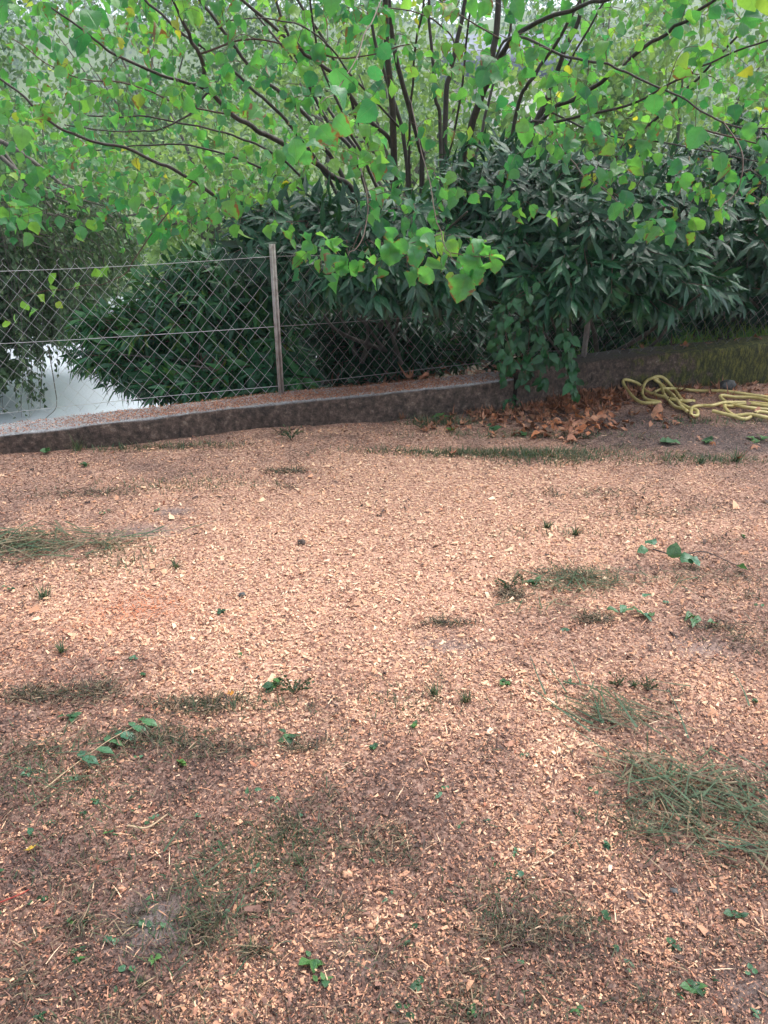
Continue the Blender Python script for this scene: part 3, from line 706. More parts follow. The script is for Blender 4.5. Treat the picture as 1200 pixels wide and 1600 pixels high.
# ------------------------------------------------------------------ hazel
class Plant:
    """collects leaves; the ones that show largest become parts, the rest one part"""
    def __init__(s): s.M, s.T, s.t = [], [], []
    def leaves(s, d, n, L, T, tint):
        s.M.append(frames(d, n)*np.asarray(L)[:, None, None]); s.T.append(T); s.t.append(tint)
    def finish(s, root, name, templates, mat, top=300, low=None, bias=None, vis_py=None):
        M, T, t = np.concatenate(s.M), np.concatenate(s.T), np.concatenate(s.t)
        px, py, dep = proj(T); size = np.linalg.norm(M[:, :, 1], axis=1)/np.maximum(dep, .1)
        inn = (px > -10) & (px < 1210) & (py > -10) & (py < 1500)
        score = np.where(inn, size, 0)+(0 if bias is None else bias(T, px, py)*inn)
        order = np.argsort(-score); pick = order[:top]; pick = pick[inn[pick]]
        rest = np.setdiff1d(np.arange(len(T)), pick)
        # rest: one joined part, each template in turn
        mb = MB(); lt = low or templates
        for q, (tv, tf, tl) in enumerate(lt):
            k = rest[q::len(lt)]; mb.inst(tv, tf, tl, M[k], T[k], t[k])
        mb.build('foliage', mat, root, kind='stuff')
        # parts share meshes: template x tint class
        ncl = 7; order_t = np.argsort(t[pick, 0]); meshes = {}
        for rank, q in enumerate(order_t):
            i_ = pick[q]; cl = int(rank*ncl/max(1, len(pick))); ti = int(rng.integers(0, len(templates)))
            if (cl, ti) not in meshes:
                tv, tf, tl = templates[ti]; b = MB(); b.add(tv, tf, t[i_], tl); meshes[(cl, ti)] = b.mesh(name, mat)
            o = bpy.data.objects.new(name, meshes[(cl, ti)]); col.objects.link(o); o.parent = root
            o.matrix_basis = Matrix.Translation(Vector(T[i_])-root.location) @ Matrix(M[i_].tolist()).to_4x4()
        return len(T)

hb = at(640, 480, 6.1); hb.z = -.2
hazel = empty('hazel_bush', hb, 'large many-stemmed hazel with round yellow-green leaves behind the fence', 'shrub')
def J(P): return [at(*p) for p in P]
STEMS = [
 ([(622, 480, 6.1), (618, 330, 5.95), (613, 200, 5.8), (604, 60, 5.7), (598, -160, 5.6)], .036, .02),
 ([(660, 470, 6.2), (659, 260, 6.2), (655, 225, 6.15), (617, 83, 6.0), (600, -80, 5.9), (590, -250, 5.7)], .027, .016),
 ([(640, 470, 6.2), (635, 260, 6.3), (618, 165, 6.3), (585, 60, 6.3), (570, -60, 6.3)], .022, .012),
 ([(690, 470, 6.3), (688, 207, 6.4), (679, 140, 6.4), (671, 0, 6.4), (668, -200, 6.4)], .019, .012),
 ([(690, 420, 6.4), (697, 167, 6.5), (708, 100, 6.5), (724, 20, 6.5), (740, -90, 6.5)], .028, .016),
 ([(700, 440, 6.2), (731, 230, 6.1), (757, 140, 6.0), (768, 100, 5.9), (778, -10, 5.9), (780, -200, 5.8)], .036, .022),
 ([(767, 110, 5.9), (800, 62, 5.7), (833, 37, 5.5), (900, 13, 5.3), (960, -8, 5.0), (1100, -60, 4.6)], .022, .010),
 ([(780, 460, 6.3), (828, 222, 6.3), (857, 150, 6.3), (880, 85, 6.2), (900, 40, 6.2), (925, -60, 6.1)], .028, .016),
 ([(770, 420, 6.2), (806, 180, 6.2), (829, 125, 6.1), (850, 95, 6.1), (885, 40, 6.), (930, -40, 6.)], .019, .012),
 ([(845, 190, 6.2), (867, 167, 6.0), (900, 153, 5.9), (947, 123, 5.7), (1000, 80, 5.5), (1040, 53, 5.4), (1087, 20, 5.2), (1180, -50, 5.)], .022, .010),
 ([(800, 260, 6.1), (823, 195, 5.9), (870, 190, 5.7), (947, 172, 5.5), (1000, 157, 5.4), (1070, 118, 5.2), (1130, 90, 5.1), (1230, 50, 4.9)], .014, .006),
 ([(770, 100, 5.9), (800, 57, 5.2), (885, 88, 4.8), (940, 97, 4.6), (990, 118, 4.5), (1065, 152, 4.4), (1130, 190, 4.3), (1230, 208, 4.2)], .011, .005),
 ([(610, 420, 6.1), (557, 305, 6.0), (520, 276, 5.9), (490, 253, 5.8), (433, 220, 5.7), (393, 200, 5.6), (333, 150, 5.5), (322, 135, 5.4), (312, 90, 5.3), (290, 45, 5.2), (262, -25, 5.1)], .028, .012),
 ([(325, 142, 5.45), (307, 133, 5.4), (253, 117, 5.2), (180, 85, 5.0), (133, 50, 4.9), (80, 10, 4.8)], .015, .006),
 ([(580, 430, 6.1), (480, 345, 5.9), (377, 327, 5.7), (300, 283, 5.5), (233, 247, 5.4), (187, 227, 5.3), (133, 217, 5.2), (83, 193, 5.1), (0, 123, 5.0), (-100, 60, 4.9)], .018, .007),
 ([(600, 430, 6.2), (533, 273, 6.2), (503, 227, 6.1), (480, 183, 6.1), (437, 147, 6.0), (400, 113, 6.0), (350, 50, 5.9), (300, -20, 5.8)], .022, .012),
 ([(640, 420, 6.3), (607, 267, 6.3), (577, 227, 6.3), (557, 187, 6.3), (543, 143, 6.2), (515, 80, 6.2), (460, -10, 6.1)], .019, .011),
 ([(612, 230, 5.85), (603, 210, 5.8), (567, 180, 5.7), (527, 123, 5.6), (483, 87, 5.5), (433, 47, 5.4), (380, 0, 5.3), (300, -60, 5.2)], .019, .010),
 ([(600, 400, 6.3), (557, 250, 6.3), (517, 197, 6.3), (487, 143, 6.3), (467, 100, 6.3), (450, 55, 6.2), (425, -20, 6.2)], .019, .012),
 ([(580, 420, 6.3), (523, 297, 6.3), (500, 260, 6.2), (463, 207, 6.1), (420, 160, 6.0), (395, 140, 6.0), (340, 90, 5.9), (270, 40, 5.8), (210, -20, 5.8)], .018, .010),
 ([(560, 420, 6.2), (500, 312, 6.1), (440, 250, 6.0), (390, 220, 5.9), (320, 200, 5.8), (230, 182, 5.7), (120, 182, 5.6)], .013, .006),
 ([(700, 400, 6.4), (745, 240, 6.6), (765, 150, 6.7), (795, 60, 6.8), (810, -50, 6.8)], .017, .01),
 ([(900, 420, 6.3), (960, 250, 6.1), (1030, 180, 5.9), (1100, 110, 5.7), (1180, 30, 5.5)], .016, .008),
 ([(650, 400, 6.4), (560, 240, 6.7), (470, 110, 6.9), (400, 20, 7.)], .02, .01),
 ([(310, 85, 5.3), (400, 60, 5.1), (540, 90, 4.9), (640, 70, 4.7)], .008, .004),
 ([(324, 145, 5.45), (280, 190, 5.3), (210, 205, 5.2), (100, 195, 5.1)], .009, .004),
 ([(780, 60, 5.9), (700, 10, 5.4), (640, -60, 4.8), (600, -10, 3.9), (565, 70, 3.2), (535, 130, 2.8), (505, 165, 2.6)], .006, .0016),
 ([(640, 150, 6.0), (660, 240, 5.0), (676, 310, 4.1), (690, 370, 3.75), (704, 402, 3.6), (725, 415, 3.5)], .005, .0016),
 ([(640, 450, 6.2), (590, 300, 6.1), (545, 200, 6.0), (500, 90, 5.9), (480, -40, 5.8)], .016, .008),
 ([(650, 450, 6.1), (640, 250, 6.0), (645, 120, 5.9), (660, 0, 5.8), (665, -120, 5.8)], .013, .008),
 ([(600, 450, 6.2), (510, 330, 6.1), (420, 270, 6.0), (330, 235, 5.9), (250, 225, 5.8), (150, 235, 5.7)], .014, .006),
 ([(640, 450, 6.3), (700, 250, 6.2), (722, 130, 6.1), (735, 20, 6.0), (745, -100, 6.0)], .013, .008),
 ([(760, 450, 6.3), (812, 260, 6.3), (870, 130, 6.3), (930, 30, 6.2), (980, -60, 6.2)], .013, .007),
 ([(860, 175, 6.0), (940, 210, 5.7), (1030, 222, 5.5), (1120, 240, 5.3), (1230, 260, 5.2)], .009, .004),
 ([(625, 200, 5.8), (560, 130, 5.5), (500, 60, 5.3), (430, 30, 5.2), (350, 35, 5.1)], .009, .004),
 ([(715, 90, 6.4), (700, 50, 6.0), (650, 20, 5.7), (560, 10, 5.5)], .008, .004),
 ([(370, 180, 5.6), (290, 165, 5.5), (200, 130, 5.4), (110, 120, 5.3), (20, 60, 5.2)], .008, .004),
 ([(690, 365, 3.76), (660, 372, 3.7), (620, 382, 3.65)], .003, .0018),
 ([(560, 250, 5.9), (575, 320, 4.6), (565, 370, 3.9), (545, 400, 3.7)], .006, .002),
 ([(705, 395, 3.6), (745, 402, 3.5), (765, 395, 3.45)], .003, .0016),
 ([(330, 250, 5.5), (240, 360, 5.2), (190, 430, 5.1), (120, 448, 5.05), (40, 462, 5.0), (5, 475, 5.)], .006, .002),
 ([(850, 190, 5.6), (900, 260, 5.0), (950, 300, 4.4), (980, 330, 4.1)], .006, .002),
 ([(1130, 190, 4.3), (1160, 240, 4.1), (1150, 300, 4.0), (1120, 330, 3.9)], .005, .002),
 ([(1087, 200, 5.0), (1200, 230, 4.6), (1290, 280, 4.4)], .007, .003),
]
net = []; netdir = []
thin_tw = MB()
for q, (P, r0, r1) in enumerate(STEMS):
    path = smooth_path(J(P), 7); r0 *= .82; r1 *= .8
    wob = np.stack([vn(np.arange(len(path))*.9, np.full(len(path), q*3.3), 2., s_)-.5 for s_ in (1, 2, 3)], 1)*.022
    wob[0] = 0; path = path+wob*np.minimum(1, np.linspace(0, 3, len(path)))[:, None]
    m = MB(); tube(m, path, r0, r1, 9 if r0 > .012 else 6); m.build('stem' if r0 > .012 else 'branch', BARK if r0 > .007 else TWIG, hazel)
    rr = np.linspace(r0, r1, len(path))
    for p, r in zip(path, rr): 
        if p[2] > .9 or P[-1][1] > 300: net.append((*p, r))
net = np.array(net)
hz_pl = Plant()
def lower(px, Yd):
    base = np.interp(px, [-300, 0, 200, 330, 420, 520, 640, 760, 900, 1000, 1200, 1500], [370, 365, 385, 375, 320, 285, 250, 245, 275, 315, 330, 350])
    return base
def twig_leaves(path, L0, step=.055, tl=None):
    """alternate hanging leaves along a twig"""
    seg = np.linalg.norm(np.diff(path, axis=0), axis=1); tot = seg.sum(); k = max(3, int(tot/step))
    s = np.linspace(.12, 1, k)*tot; cum = np.concatenate([[0], np.cumsum(seg)])
    p = np.stack([np.interp(s, cum, path[:, c]) for c in range(3)], 1)
    d = np.stack([np.gradient(p[:, c]) for c in range(3)], 1); d = nrm(d)
    side = nrm(np.cross(d, np.array([0, 0, 1.])))*np.where(np.arange(k) % 2 == 0, 1, -1)[:, None]
    ld = side*.55+d*.35+np.array([0, 0, -1.])*rng.uniform(.1, 1.3, (k, 1))+rng.normal(0, .28, (k, 3))
    nn = rng.normal(0, .75, (k, 3))+np.array([0, -.25, .7])
    pet = p+nrm(ld)*.014
    for a, b in zip(p, pet): thin_pet.append((a, b))
    L = L0*np.exp(rng.normal(0, .22, k))
    tb = (tl if tl is not None else np.clip(rng.normal(.36, .2), 0, 1))
    t = np.stack([np.clip(tb+rng.normal(0, .14, k)+(rng.random(k) < .05)*.35, 0, 1), rng.random(k)**1.6, rng.random(k)], 1)
    hz_pl.leaves(ld, nn, L, pet, t)
thin_pet = []
# crown targets, connected one after another to the nearest wood
tg = []
while len(tg) < 1800:
    px = rng.uniform(-330, 1530); Yd = rng.uniform(4.3, 7.4); py = rng.uniform(-330, 400)
    lim = lower(px, Yd)-40*rng.random()**2
    if py > lim: continue
    if 520 < px < 800 and py > 40 and rng.random() < .45: continue
    if px < 130 and py < 90 and rng.random() < .5: continue
    tg.append(at(px, py, Yd))
for _ in range(48): tg.append(at(rng.uniform(560, 1230), rng.uniform(225, 350), rng.uniform(4.3, 5.0)))
for _ in range(12): tg.append(at(rng.uniform(430, 760), rng.uniform(330, 400), rng.uniform(3.9, 4.6)))
tg = np.array(tg); base = np.array([hb.x, hb.y, .8])
tg = tg[np.argsort(np.linalg.norm(tg-base, axis=1))]
nets = [net]; cnt = 0; allnet = net
for t_ in tg:
    dist = np.linalg.norm(allnet[:, :3]-t_, axis=1)+.35*np.maximum(0, allnet[:, 2]-t_[2])
    i_ = int(np.argmin(dist)); a = allnet[i_, :3]; dl = np.linalg.norm(t_-a)
    if dl < .08: continue
    mid = (a+t_)/2+np.array([0, 0, .12*dl])+rng.normal(0, .06*dl, 3)
    path = smooth_path([a, mid, t_+rng.normal(0, .02, 3), t_+nrm(t_-mid)*.10+np.array([0, 0, -.05])], 4)
    r0 = min(allnet[i_, 3]*.7, .0016+.0045*dl); tube(thin_tw, path, r0, .0011, 4)
    add = np.hstack([path[2:], np.linspace(r0, .0012, len(path)-2)[:, None]]); allnet = np.vstack([allnet, add])
    pp = path if dl < .5 else path[len(path)//3:]
    twig_leaves(pp, rng.uniform(.058, .082), .062)
# the large leaves on the near hanging sprays
def spray(P, n, L, tl, spread=.05):
    for (px, py, Yd, s) in P:
        c = np.array(at(px, py, Yd)); k = n
        d = np.stack([rng.normal(0, .5, k), rng.normal(0, .4, k), -np.abs(rng.normal(.8, .3, k))], 1)
        nn = rng.normal(0, .45, (k, 3))+np.array([0, -.8, .5]); T = c+rng.normal(0, spread*s, (k, 3)); L_ = L*s*np.exp(rng.normal(0, .12, k))
        for a in T: thin_pet.append((c, a))
        hz_pl.leaves(d, nn, L_, T, np.stack([np.clip(tl+rng.normal(0, .1, k), 0, 1), rng.random(k)*.9, rng.random(k)], 1))
spray([(540, 120, 2.8, 1), (505, 150, 2.7, 1.1), (470, 205, 2.9, .9), (455, 225, 3.0, .9), (575, 90, 3.2, .9), (490, 235, 3.1, .9)], 2, .078, .25, .05)
spray([(520, 390, 3.7, 1), (545, 395, 3.7, 1), (528, 415, 3.65, .9), (565, 408, 3.7, .9), (605, 370, 3.65, 1), (625, 375, 3.65, 1.1), (640, 382, 3.65, .9), (655, 358, 3.7, .95), (672, 408, 3.6, 1.05),
       (690, 415, 3.55, .85), (712, 408, 3.6, .85), (735, 400, 3.5, 1.05), (738, 440, 3.5, 1.), (728, 425, 3.55, .6), (765, 395, 3.45, .8), (770, 375, 3.5, .7), (590, 405, 3.7, .8)], 2, .095, .36, .03)
spray([(120, 440, 5.1, .8), (90, 455, 5.1, .8), (60, 462, 5.0, .9), (40, 465, 5.0, .8), (25, 490, 5.0, .9), (10, 500, 5.0, .8), (65, 480, 5, 1), (85, 470, 5.1, .7), (75, 425, 5.1, .8), (150, 425, 5.1, .9), (170, 415, 5.1, .8)], 1, .085, .7, .02)
spray([(700, 290, 4.3, 1), (735, 300, 4.2, .8), (690, 275, 4.2, .9), (775, 300, 4.4, .9), (750, 285, 4.4, .6), (635, 305, 4.3, .9), (880, 240, 4.6, .9), (870, 232, 4.6, .7), (885, 215, 4.8, 1.), (970, 315, 4.1, 1.), (985, 295, 4.3, .9), (1000, 310, 4.2, .8),
       (1050, 265, 4.3, 1), (1110, 215, 4., 1.1), (1130, 225, 4., 1), (1085, 215, 4.1, .9), (1120, 320, 3.9, .9), (1175, 190, 4., 1), (960, 320, 4.1, .9), (810, 270, 4.7, .8), (1020, 150, 4.2, 1.1), (985, 205, 4.3, 1), (1010, 205, 4.3, 1.), (1200, 265, 3.9, 1.)], 1, .09, .28, .02)
for a, b in thin_pet: thin_tw.add([a, a+np.array([.0012, 0, .0012]), b], [(0, 1, 2)])
thin_tw.build('twigs', TWIG, hazel, kind='stuff')
HT = [leaf_t('round', 11, (.10, .25, .45, .7, .2, .9, .35, .15)[q], (.15, .5, .25, .4, .8, .2, .65, .3)[q], (q-3.5)*.22, .06) for q in range(8)]
HTL = [leaf_t('round', 4, (.10, .25, .45, .7, .2, .9, .35, .15)[q], (.15, .5, .25, .4, .8, .2, .65, .3)[q], (q-3.5)*.22, .05) for q in range(8)]
print('hazel leaves', hz_pl.finish(hazel, 'leaf', HT, HAZEL, 300, HTL))

# ------------------------------------------------------------------ laurels
LA = [leaf_t('lance', 5, .22, .10+.14*q, (q-1)*.25) for q in range(4)]
LAL = [leaf_t('lance', 2, .22, .10+.14*q, 0) for q in range(3)]
def laurel(name, root_pt, vols, label, leafL=.12, tmean=.42, stems=8, down=0., nleaf=9, cat='shrub'):
    root = empty(name, root_pt, label, cat, 'laurel shrubs behind the fence'); pl = Plant(); tw_ = MB(); b = np.array(root_pt)
    inner = []
    for (c, rad, n, dirb, shell) in vols:
        n = int(n*.85)
        c = np.array(c); rad = np.array(rad)
        d = nrm(rng.normal(0, 1, (n, 3))); rr = rng.random(n)[:, None]**(shell)
        p = c+d*rr*rad
        yl = wallY(p[:, 0])
        k = p[:, 2] > np.where((p[:, 1] < yl+.32), .36, -.55); p = p[k]; d = d[k]; n = len(p)
        ax = nrm(nrm(d*.7+nrm(p-b)*.6)+np.array(dirb)+rng.normal(0, .35, (n, 3))); inner.append(c)
        tmc = np.clip(tmean+rng.normal(0, .16, n), 0, .9)
        for q in range(n):
            L = .15; s = np.linspace(0, 1, nleaf); base = p[q]+ax[q]*L*(s[:, None]-1)
            u = nrm(np.cross(ax[q], [0.1, .2, 1.])); v = np.cross(ax[q], u); an = np.arange(nleaf)*2.4+rng.uniform(0, 6)
            rad_ = np.cos(an)[:, None]*u+np.sin(an)[:, None]*v
            op = (1.25-.75*s)[:, None]
            dr = rng.uniform(.1, .9); ld = ax[q]*.75+rad_*op*.8+np.array([0, 0, -dr])+rng.normal(0, .16, (nleaf, 3)); nn = ax[q]*.8-rad_*.25+np.array([0, -.1, .6])+rng.normal(0, .28, (nleaf, 3))
            pl.leaves(ld, nn, leafL*rng.uniform(.7, 1.15, nleaf)*(1-.25*s), base, np.stack([np.clip(tmc[q]+rng.normal(0, .08, nleaf)+(.18 if rng.random() < .12 else 0), 0, 1), rng.random(nleaf), rng.random(nleaf)], 1))
            tube(tw_, np.array([p[q]-ax[q]*.30, p[q]-ax[q]*.12, p[q]]), .004, .0018, 3)
    tw_.build('twigs', TWIG, root, kind='stuff')
    for q in range(stems):
        c = inner[q % len(inner)]; e = c+rng.normal(0, .25, 3); a = b+np.array([rng.uniform(-.25, .25), rng.uniform(-.2, .2), 0])
        m = MB(); tube(m, smooth_path([a, (a+e)/2+rng.normal(0, .08, 3), e], 8), rng.uniform(.012, .026), .006, 7); m.build('stem', GREYBARK, root)
    n = pl.finish(root, 'leaf', LA, LAUREL, 260, LAL); print(name, n)
def C(px, py, Yd): return tuple(at(px, py, Yd))
laurel('laurel_shrub', C(470, 600, 6.0), [
    (C(250, 540, 6.0), (.75, .45, .40), 460, (-.8, -.4, 0), .6), (C(330, 470, 6.0), (.65, .5, .40), 320, (-.4, -.5, .2), .6),
    (C(400, 560, 5.9), (.5, .45, .35), 170, (-.2, -.5, 0), .7), (C(190, 530, 6.0), (.46, .35, .26), 170, (-.9, -.2, -.1), .7), (C(400, 440, 6.3), (.5, .5, .4), 150, (0, -.3, .3), .7), (C(360, 588, 5.75), (.62, .28, .20), 230, (-.4, -.5, -.1), .8), (C(300, 600, 5.45), (.50, .16, .13), 150, (-.5, -.3, -.1), .8), (C(430, 590, 5.5), (.4, .25, .2), 120, (-.2, -.5, -.1), .8)],
    'laurel with long mid-green leaves spraying left behind the wire fence', .20, .55)
laurel('laurel_shrub', C(600, 560, 6.3), [
    (C(480, 360, 5.7), (.65, .6, .28), 300, (-.1, -.5, .35), .6), (C(620, 370, 5.6), (.55, .7, .36), 330, (0, -.5, .2), .6),
    (C(600, 430, 4.95), (.50, .35, .20), 190, (0, -.5, -.8), .7), (C(500, 420, 5.2), (.38, .3, .25), 130, (0, -.3, -.3), .7), (C(600, 520, 6.5), (1.0, .35, .5), 430, (0, -.4, 0), 1.), (C(700, 450, 5.15), (.3, .3, .2), 70, (0, -.5, -.7), .7)],
    'dark laurel with hanging leaves, right of the fence post and below the hazel stems', .20, .25)
laurel('laurel_shrub', C(900, 580, 6.3), [
    (C(800, 290, 5.8), (.7, .6, .30), 330, (0, -.5, .5), .6), (C(900, 380, 5.4), (.8, .6, .38), 430, (0, -.6, .0), .6), (C(1000, 330, 5.7), (.7, .6, .38), 330, (.1, -.6, .2), .6),
    (C(1040, 430, 5.3), (.42, .4, .26), 200, (.3, -.6, -.2), .6), (C(880, 440, 5.0), (.42, .28, .2), 110, (-.1, -.5, -.8), .7), (C(770, 400, 5.2), (.3, .3, .25), 90, (0, -.5, -.5), .7),
    (C(900, 520, 6.5), (1.0, .35, .5), 480, (0, -.4, 0), 1.)],
    'broad dark glossy laurel overhanging the mossy wall and hose', .20, .30, 10)
laurel('laurel_shrub', C(1180, 520, 6.9), [
    (C(1180, 330, 6.4), (.7, .6, .45), 300, (0, -.5, .2), .6), (C(1130, 260, 6.5), (.6, .5, .4), 200, (0, -.4, .4), .7), (C(1260, 420, 6.4), (.6, .5, .4), 220, (-.1, -.5, 0), .7), (C(1190, 380, 5.7), (.45, .45, .28), 190, (.1, -.6, -.3), .7), (C(1130, 440, 5.6), (.3, .3, .2), 80, (.1, -.6, -.3), .7), (C(1050, 430, 7.2), (.9, .3, .5), 200, (0, -.4, 0), 1.), (C(1100, 470, 6.7), (1.0, .35, .32), 300, (0, -.6, -.2), 1.), (C(980, 500, 6.3), (.5, .35, .3), 160, (0, -.4, 0), 1.)],
    'dark laurel at the right edge behind the leaning part of the fence', .19, .2, 6)

# hedge closing the view behind the laurels
m = MB(); he_ = empty('background_hedge', (0.9, 8.0, -.6), 'dark hedge behind the laurels closing the view beneath them', 'hedge')
for px, py, Yd, rx, rz, n in ((620, 520, 7.9, 1.4, .7, 5000), (900, 480, 8.0, 1.8, .9, 7000), (1180, 420, 8.4, 1.6, 1.0, 5000), (480, 470, 8.0, 1.1, .65, 3600)):
    cloud(m, C(px, py, Yd), (rx, .45, rz), n, .10, 0, .35, 30)
m.build('foliage', LAUREL, he_, kind='stuff')
m = MB()
for q in range(14):
    x = -.9+q*.33; tube(m, smooth_path([(x, 7.9, -.7), (x+.1, 7.9, .1), (x+rng.uniform(-.2, .2), 8.0, .9)], 5), .02, .006, 5)
m.build('stems', GREYBARK, he_, kind='stuff')

# ------------------------------------------------------------------ climber hanging over the wall
cl = empty('climbing_plant', C(830, 450, 4.95), 'climber with wet dark green leaflets hanging over the joint of the two walls', 'climber')
pl = Plant(); m = MB()
ch = [((845, 440), (800, 470), (775, 520), (785, 560)), ((850, 440), (820, 490), (800, 540), (790, 590)), ((850, 450), (830, 500), (825, 550), (820, 595)), ((850, 440), (850, 500), (845, 560), (848, 598)),
      ((870, 470), (880, 520), (890, 560), (898, 595)), ((872, 470), (878, 500), (884, 530), (886, 560)), ((840, 450), (790, 480), (790, 520), (805, 570)), ((850, 450), (835, 470), (840, 520), (860, 560)),
      ((830, 450), (805, 455), (780, 490), (772, 530)), ((860, 560), (880, 575), (895, 600), (900, 615)), ((800, 560), (795, 600), (800, 630), (802, 645)), ((790, 570), (785, 600), (790, 625), (795, 640)), ((845, 445), (815, 500), (812, 545), (830, 585)), ((820, 440), (840, 430), (860, 440), (868, 475))]
for q, pts in enumerate(ch):
    Yd = float(wallY(1.0))-.03-.20*rng.random()-.05
    path = smooth_path([at(px, py, Yd+.1*(1-k/3)+(.06 if q > 8 else 0)) for k, (px, py) in enumerate(pts)], 6); tube(m, path, .0028, .0014, 5)
    k = 13; s = np.linspace(.02, 1, k); idx = s*(len(path)-1); p = np.stack([np.interp(idx, np.arange(len(path)), path[:, c]) for c in range(3)], 1)
    p = np.repeat(p, 2, 0); sg = np.tile([1, -1], k)[:, None]; d = nrm(np.gradient(p, axis=0)+1e-6)
    p = p+rng.normal(0, .018, p.shape); ld = sg*np.array([1., 0, 0])*rng.uniform(.1, 1.0, (2*k, 1))+np.array([0, -.4, -.85])+rng.normal(0, .38, (2*k, 3))
    nn = np.array([0, -.9, .55])+rng.normal(0, .3, (2*k, 3))
    pl.leaves(ld, nn, .082*rng.uniform(.6, 1.25, 2*k)*(.7 if q > 8 else 1), p, np.stack([rng.random(2*k), rng.random(2*k)*.3, rng.random(2*k)], 1))
m.build('stalks', TWIG, cl, kind='stuff')
pl.finish(cl, 'leaflet', [leaf_t('ovate', 6, .25, .2+.1*q, (q-1)*.2, .06) for q in range(3)], CLIMB, 290)

# ------------------------------------------------------------------ drooping tree at the left, behind the fence
dt = empty('drooping_tree', (-4.6, 8.6, -.6), 'dark olive-green tree with drooping branches at the left edge over the road', 'tree')
m = MB(); tube(m, smooth_path([(-4.9, 8.4, -.7), (-4.6, 8.2, .5), (-4.4, 8.3, 1.8), (-4.5, 8.5, 3.2)], 8), .15, .05, 9); m.build('trunk', GREYBARK, dt)
m = MB(); pl = Plant()
for q in range(330):
    s = C(rng.uniform(-260, 190), rng.uniform(300, 420), rng.uniform(6.6, 8.6)); s = np.array(s)
    px, _, _ = proj(s); L = rng.uniform(.5, 1.9)*(1 if px[0] < 70 else .55)
    e = s+np.array([rng.uniform(-.25, .25), rng.uniform(-.2, .2), -L]); lim = proj(e[None])
    if lim[0][0] > 70 and lim[1][0] > 575: e[2] += (lim[1][0]-rng.uniform(520, 590))*.006
    path = smooth_path([s+np.array([-.3, .1, .1]), s, (s+e)/2+np.array([.05, 0, 0]), e], 7); tube(m, path, .006, .0015, 4)
    n = int(30+34*L); idx = rng.uniform(3, len(path)-1, n); p = np.stack([np.interp(idx, np.arange(len(path)), path[:, c]) for c in range(3)], 1)+rng.normal(0, .02, (n, 3))
    d = rng.normal(0, .55, (n, 3))+np.array([0, 0, -.7]); nn = rng.normal(0, .7, (n, 3))+np.array([0, -.3, .8])
    pl.leaves(d, nn, .058*rng.uniform(.6, 1.3, n), p, np.stack([np.clip(rng.normal(.45, .25, n), 0, 1), rng.random(n), rng.random(n)], 1))
cl_ = MB(); cloud(cl_, C(10, 440, 7.6), (.75, .5, .62), 8000, .075, 0., .55, 34); cloud(cl_, C(-25, 585, 6.6), (.30, .3, .26), 1800, .065, 0., .6, 16); cloud(cl_, C(-150, 590, 7.0), (.7, .4, .45), 3000, .07, 0., .5, 24); cloud(cl_, C(120, 420, 8.4), (.7, .4, .45), 4000, .07, .1, .7, 24)
cl_.build('inner_foliage', OLIVE, dt, kind='stuff')
for q in range(10):
    a = np.array([-4.5, 8.3, rng.uniform(1.2, 2.4)]); e = np.array(C(rng.uniform(-150, 190), rng.uniform(330, 440), rng.uniform(7, 8.4)))
    tube(m, smooth_path([a, (a+e)/2+np.array([0, 0, .25]), e], 8), .035, .008, 6)
tube(m, smooth_path([C(75, 540, 5.2), C(85, 600, 5.1), C(88, 635, 5.0), C(70, 655, 4.9)], 6), .004, .002, 5)
m.build('branches', GREYBARK, dt, kind='stuff')
pl.finish(dt, 'leaf', [leaf_t('ovate', 3, .2, .15, 0)], OLIVE, 0, [leaf_t('ovate', 2, .2, .15, 0)])

# undergrowth right, behind the mossy wall
mb = MB(); n = 11000; x = rng.uniform(1.5, 5.0, n); y = wallY(x)+THK+rng.random(n)**1.3*1.3; z = np.interp(x, [1.5, 2.3, 6.5], [.02, .14, .26])
k = vn(x, y, .25, 6) > .3; x, y, z = x[k], y[k], z[k]; grass_at(mb, x, y, z, .06, .22, .006, .7, .3, 1.)
mb.build('undergrowth', HAZEL, kind='stuff')['label'] = 'yellow-green grass growing behind the mossy wall'
mb = MB(); n = 1100; x = rng.uniform(-.9, 2.6, n); y = wallY(x)+THK+rng.random(n)*1.6; z = np.interp(x, [-2.0, -.6, 1.5, 2.3], [-.7, -.25, .02, .14])+.05
mb.inst(*leaf_t('lance', 3, .2, .3), frames(np.stack([rng.normal(0, 1, n), rng.normal(0, 1, n), rng.normal(0, .3, n)], 1), np.stack([rng.normal(0, .4, n), rng.normal(0, .4, n), np.ones(n)], 1))*.11, np.stack([x, y, z], 1), np.stack([rng.uniform(0, .3, n), rng.random(n), rng.random(n)], 1))  # only dark tints: the shade under the laurels is put into the leaf colour
mb.build('bank_leaf_litter', DEAD, kind='stuff')['label'] = 'brown dead leaves on the bank under the laurels'

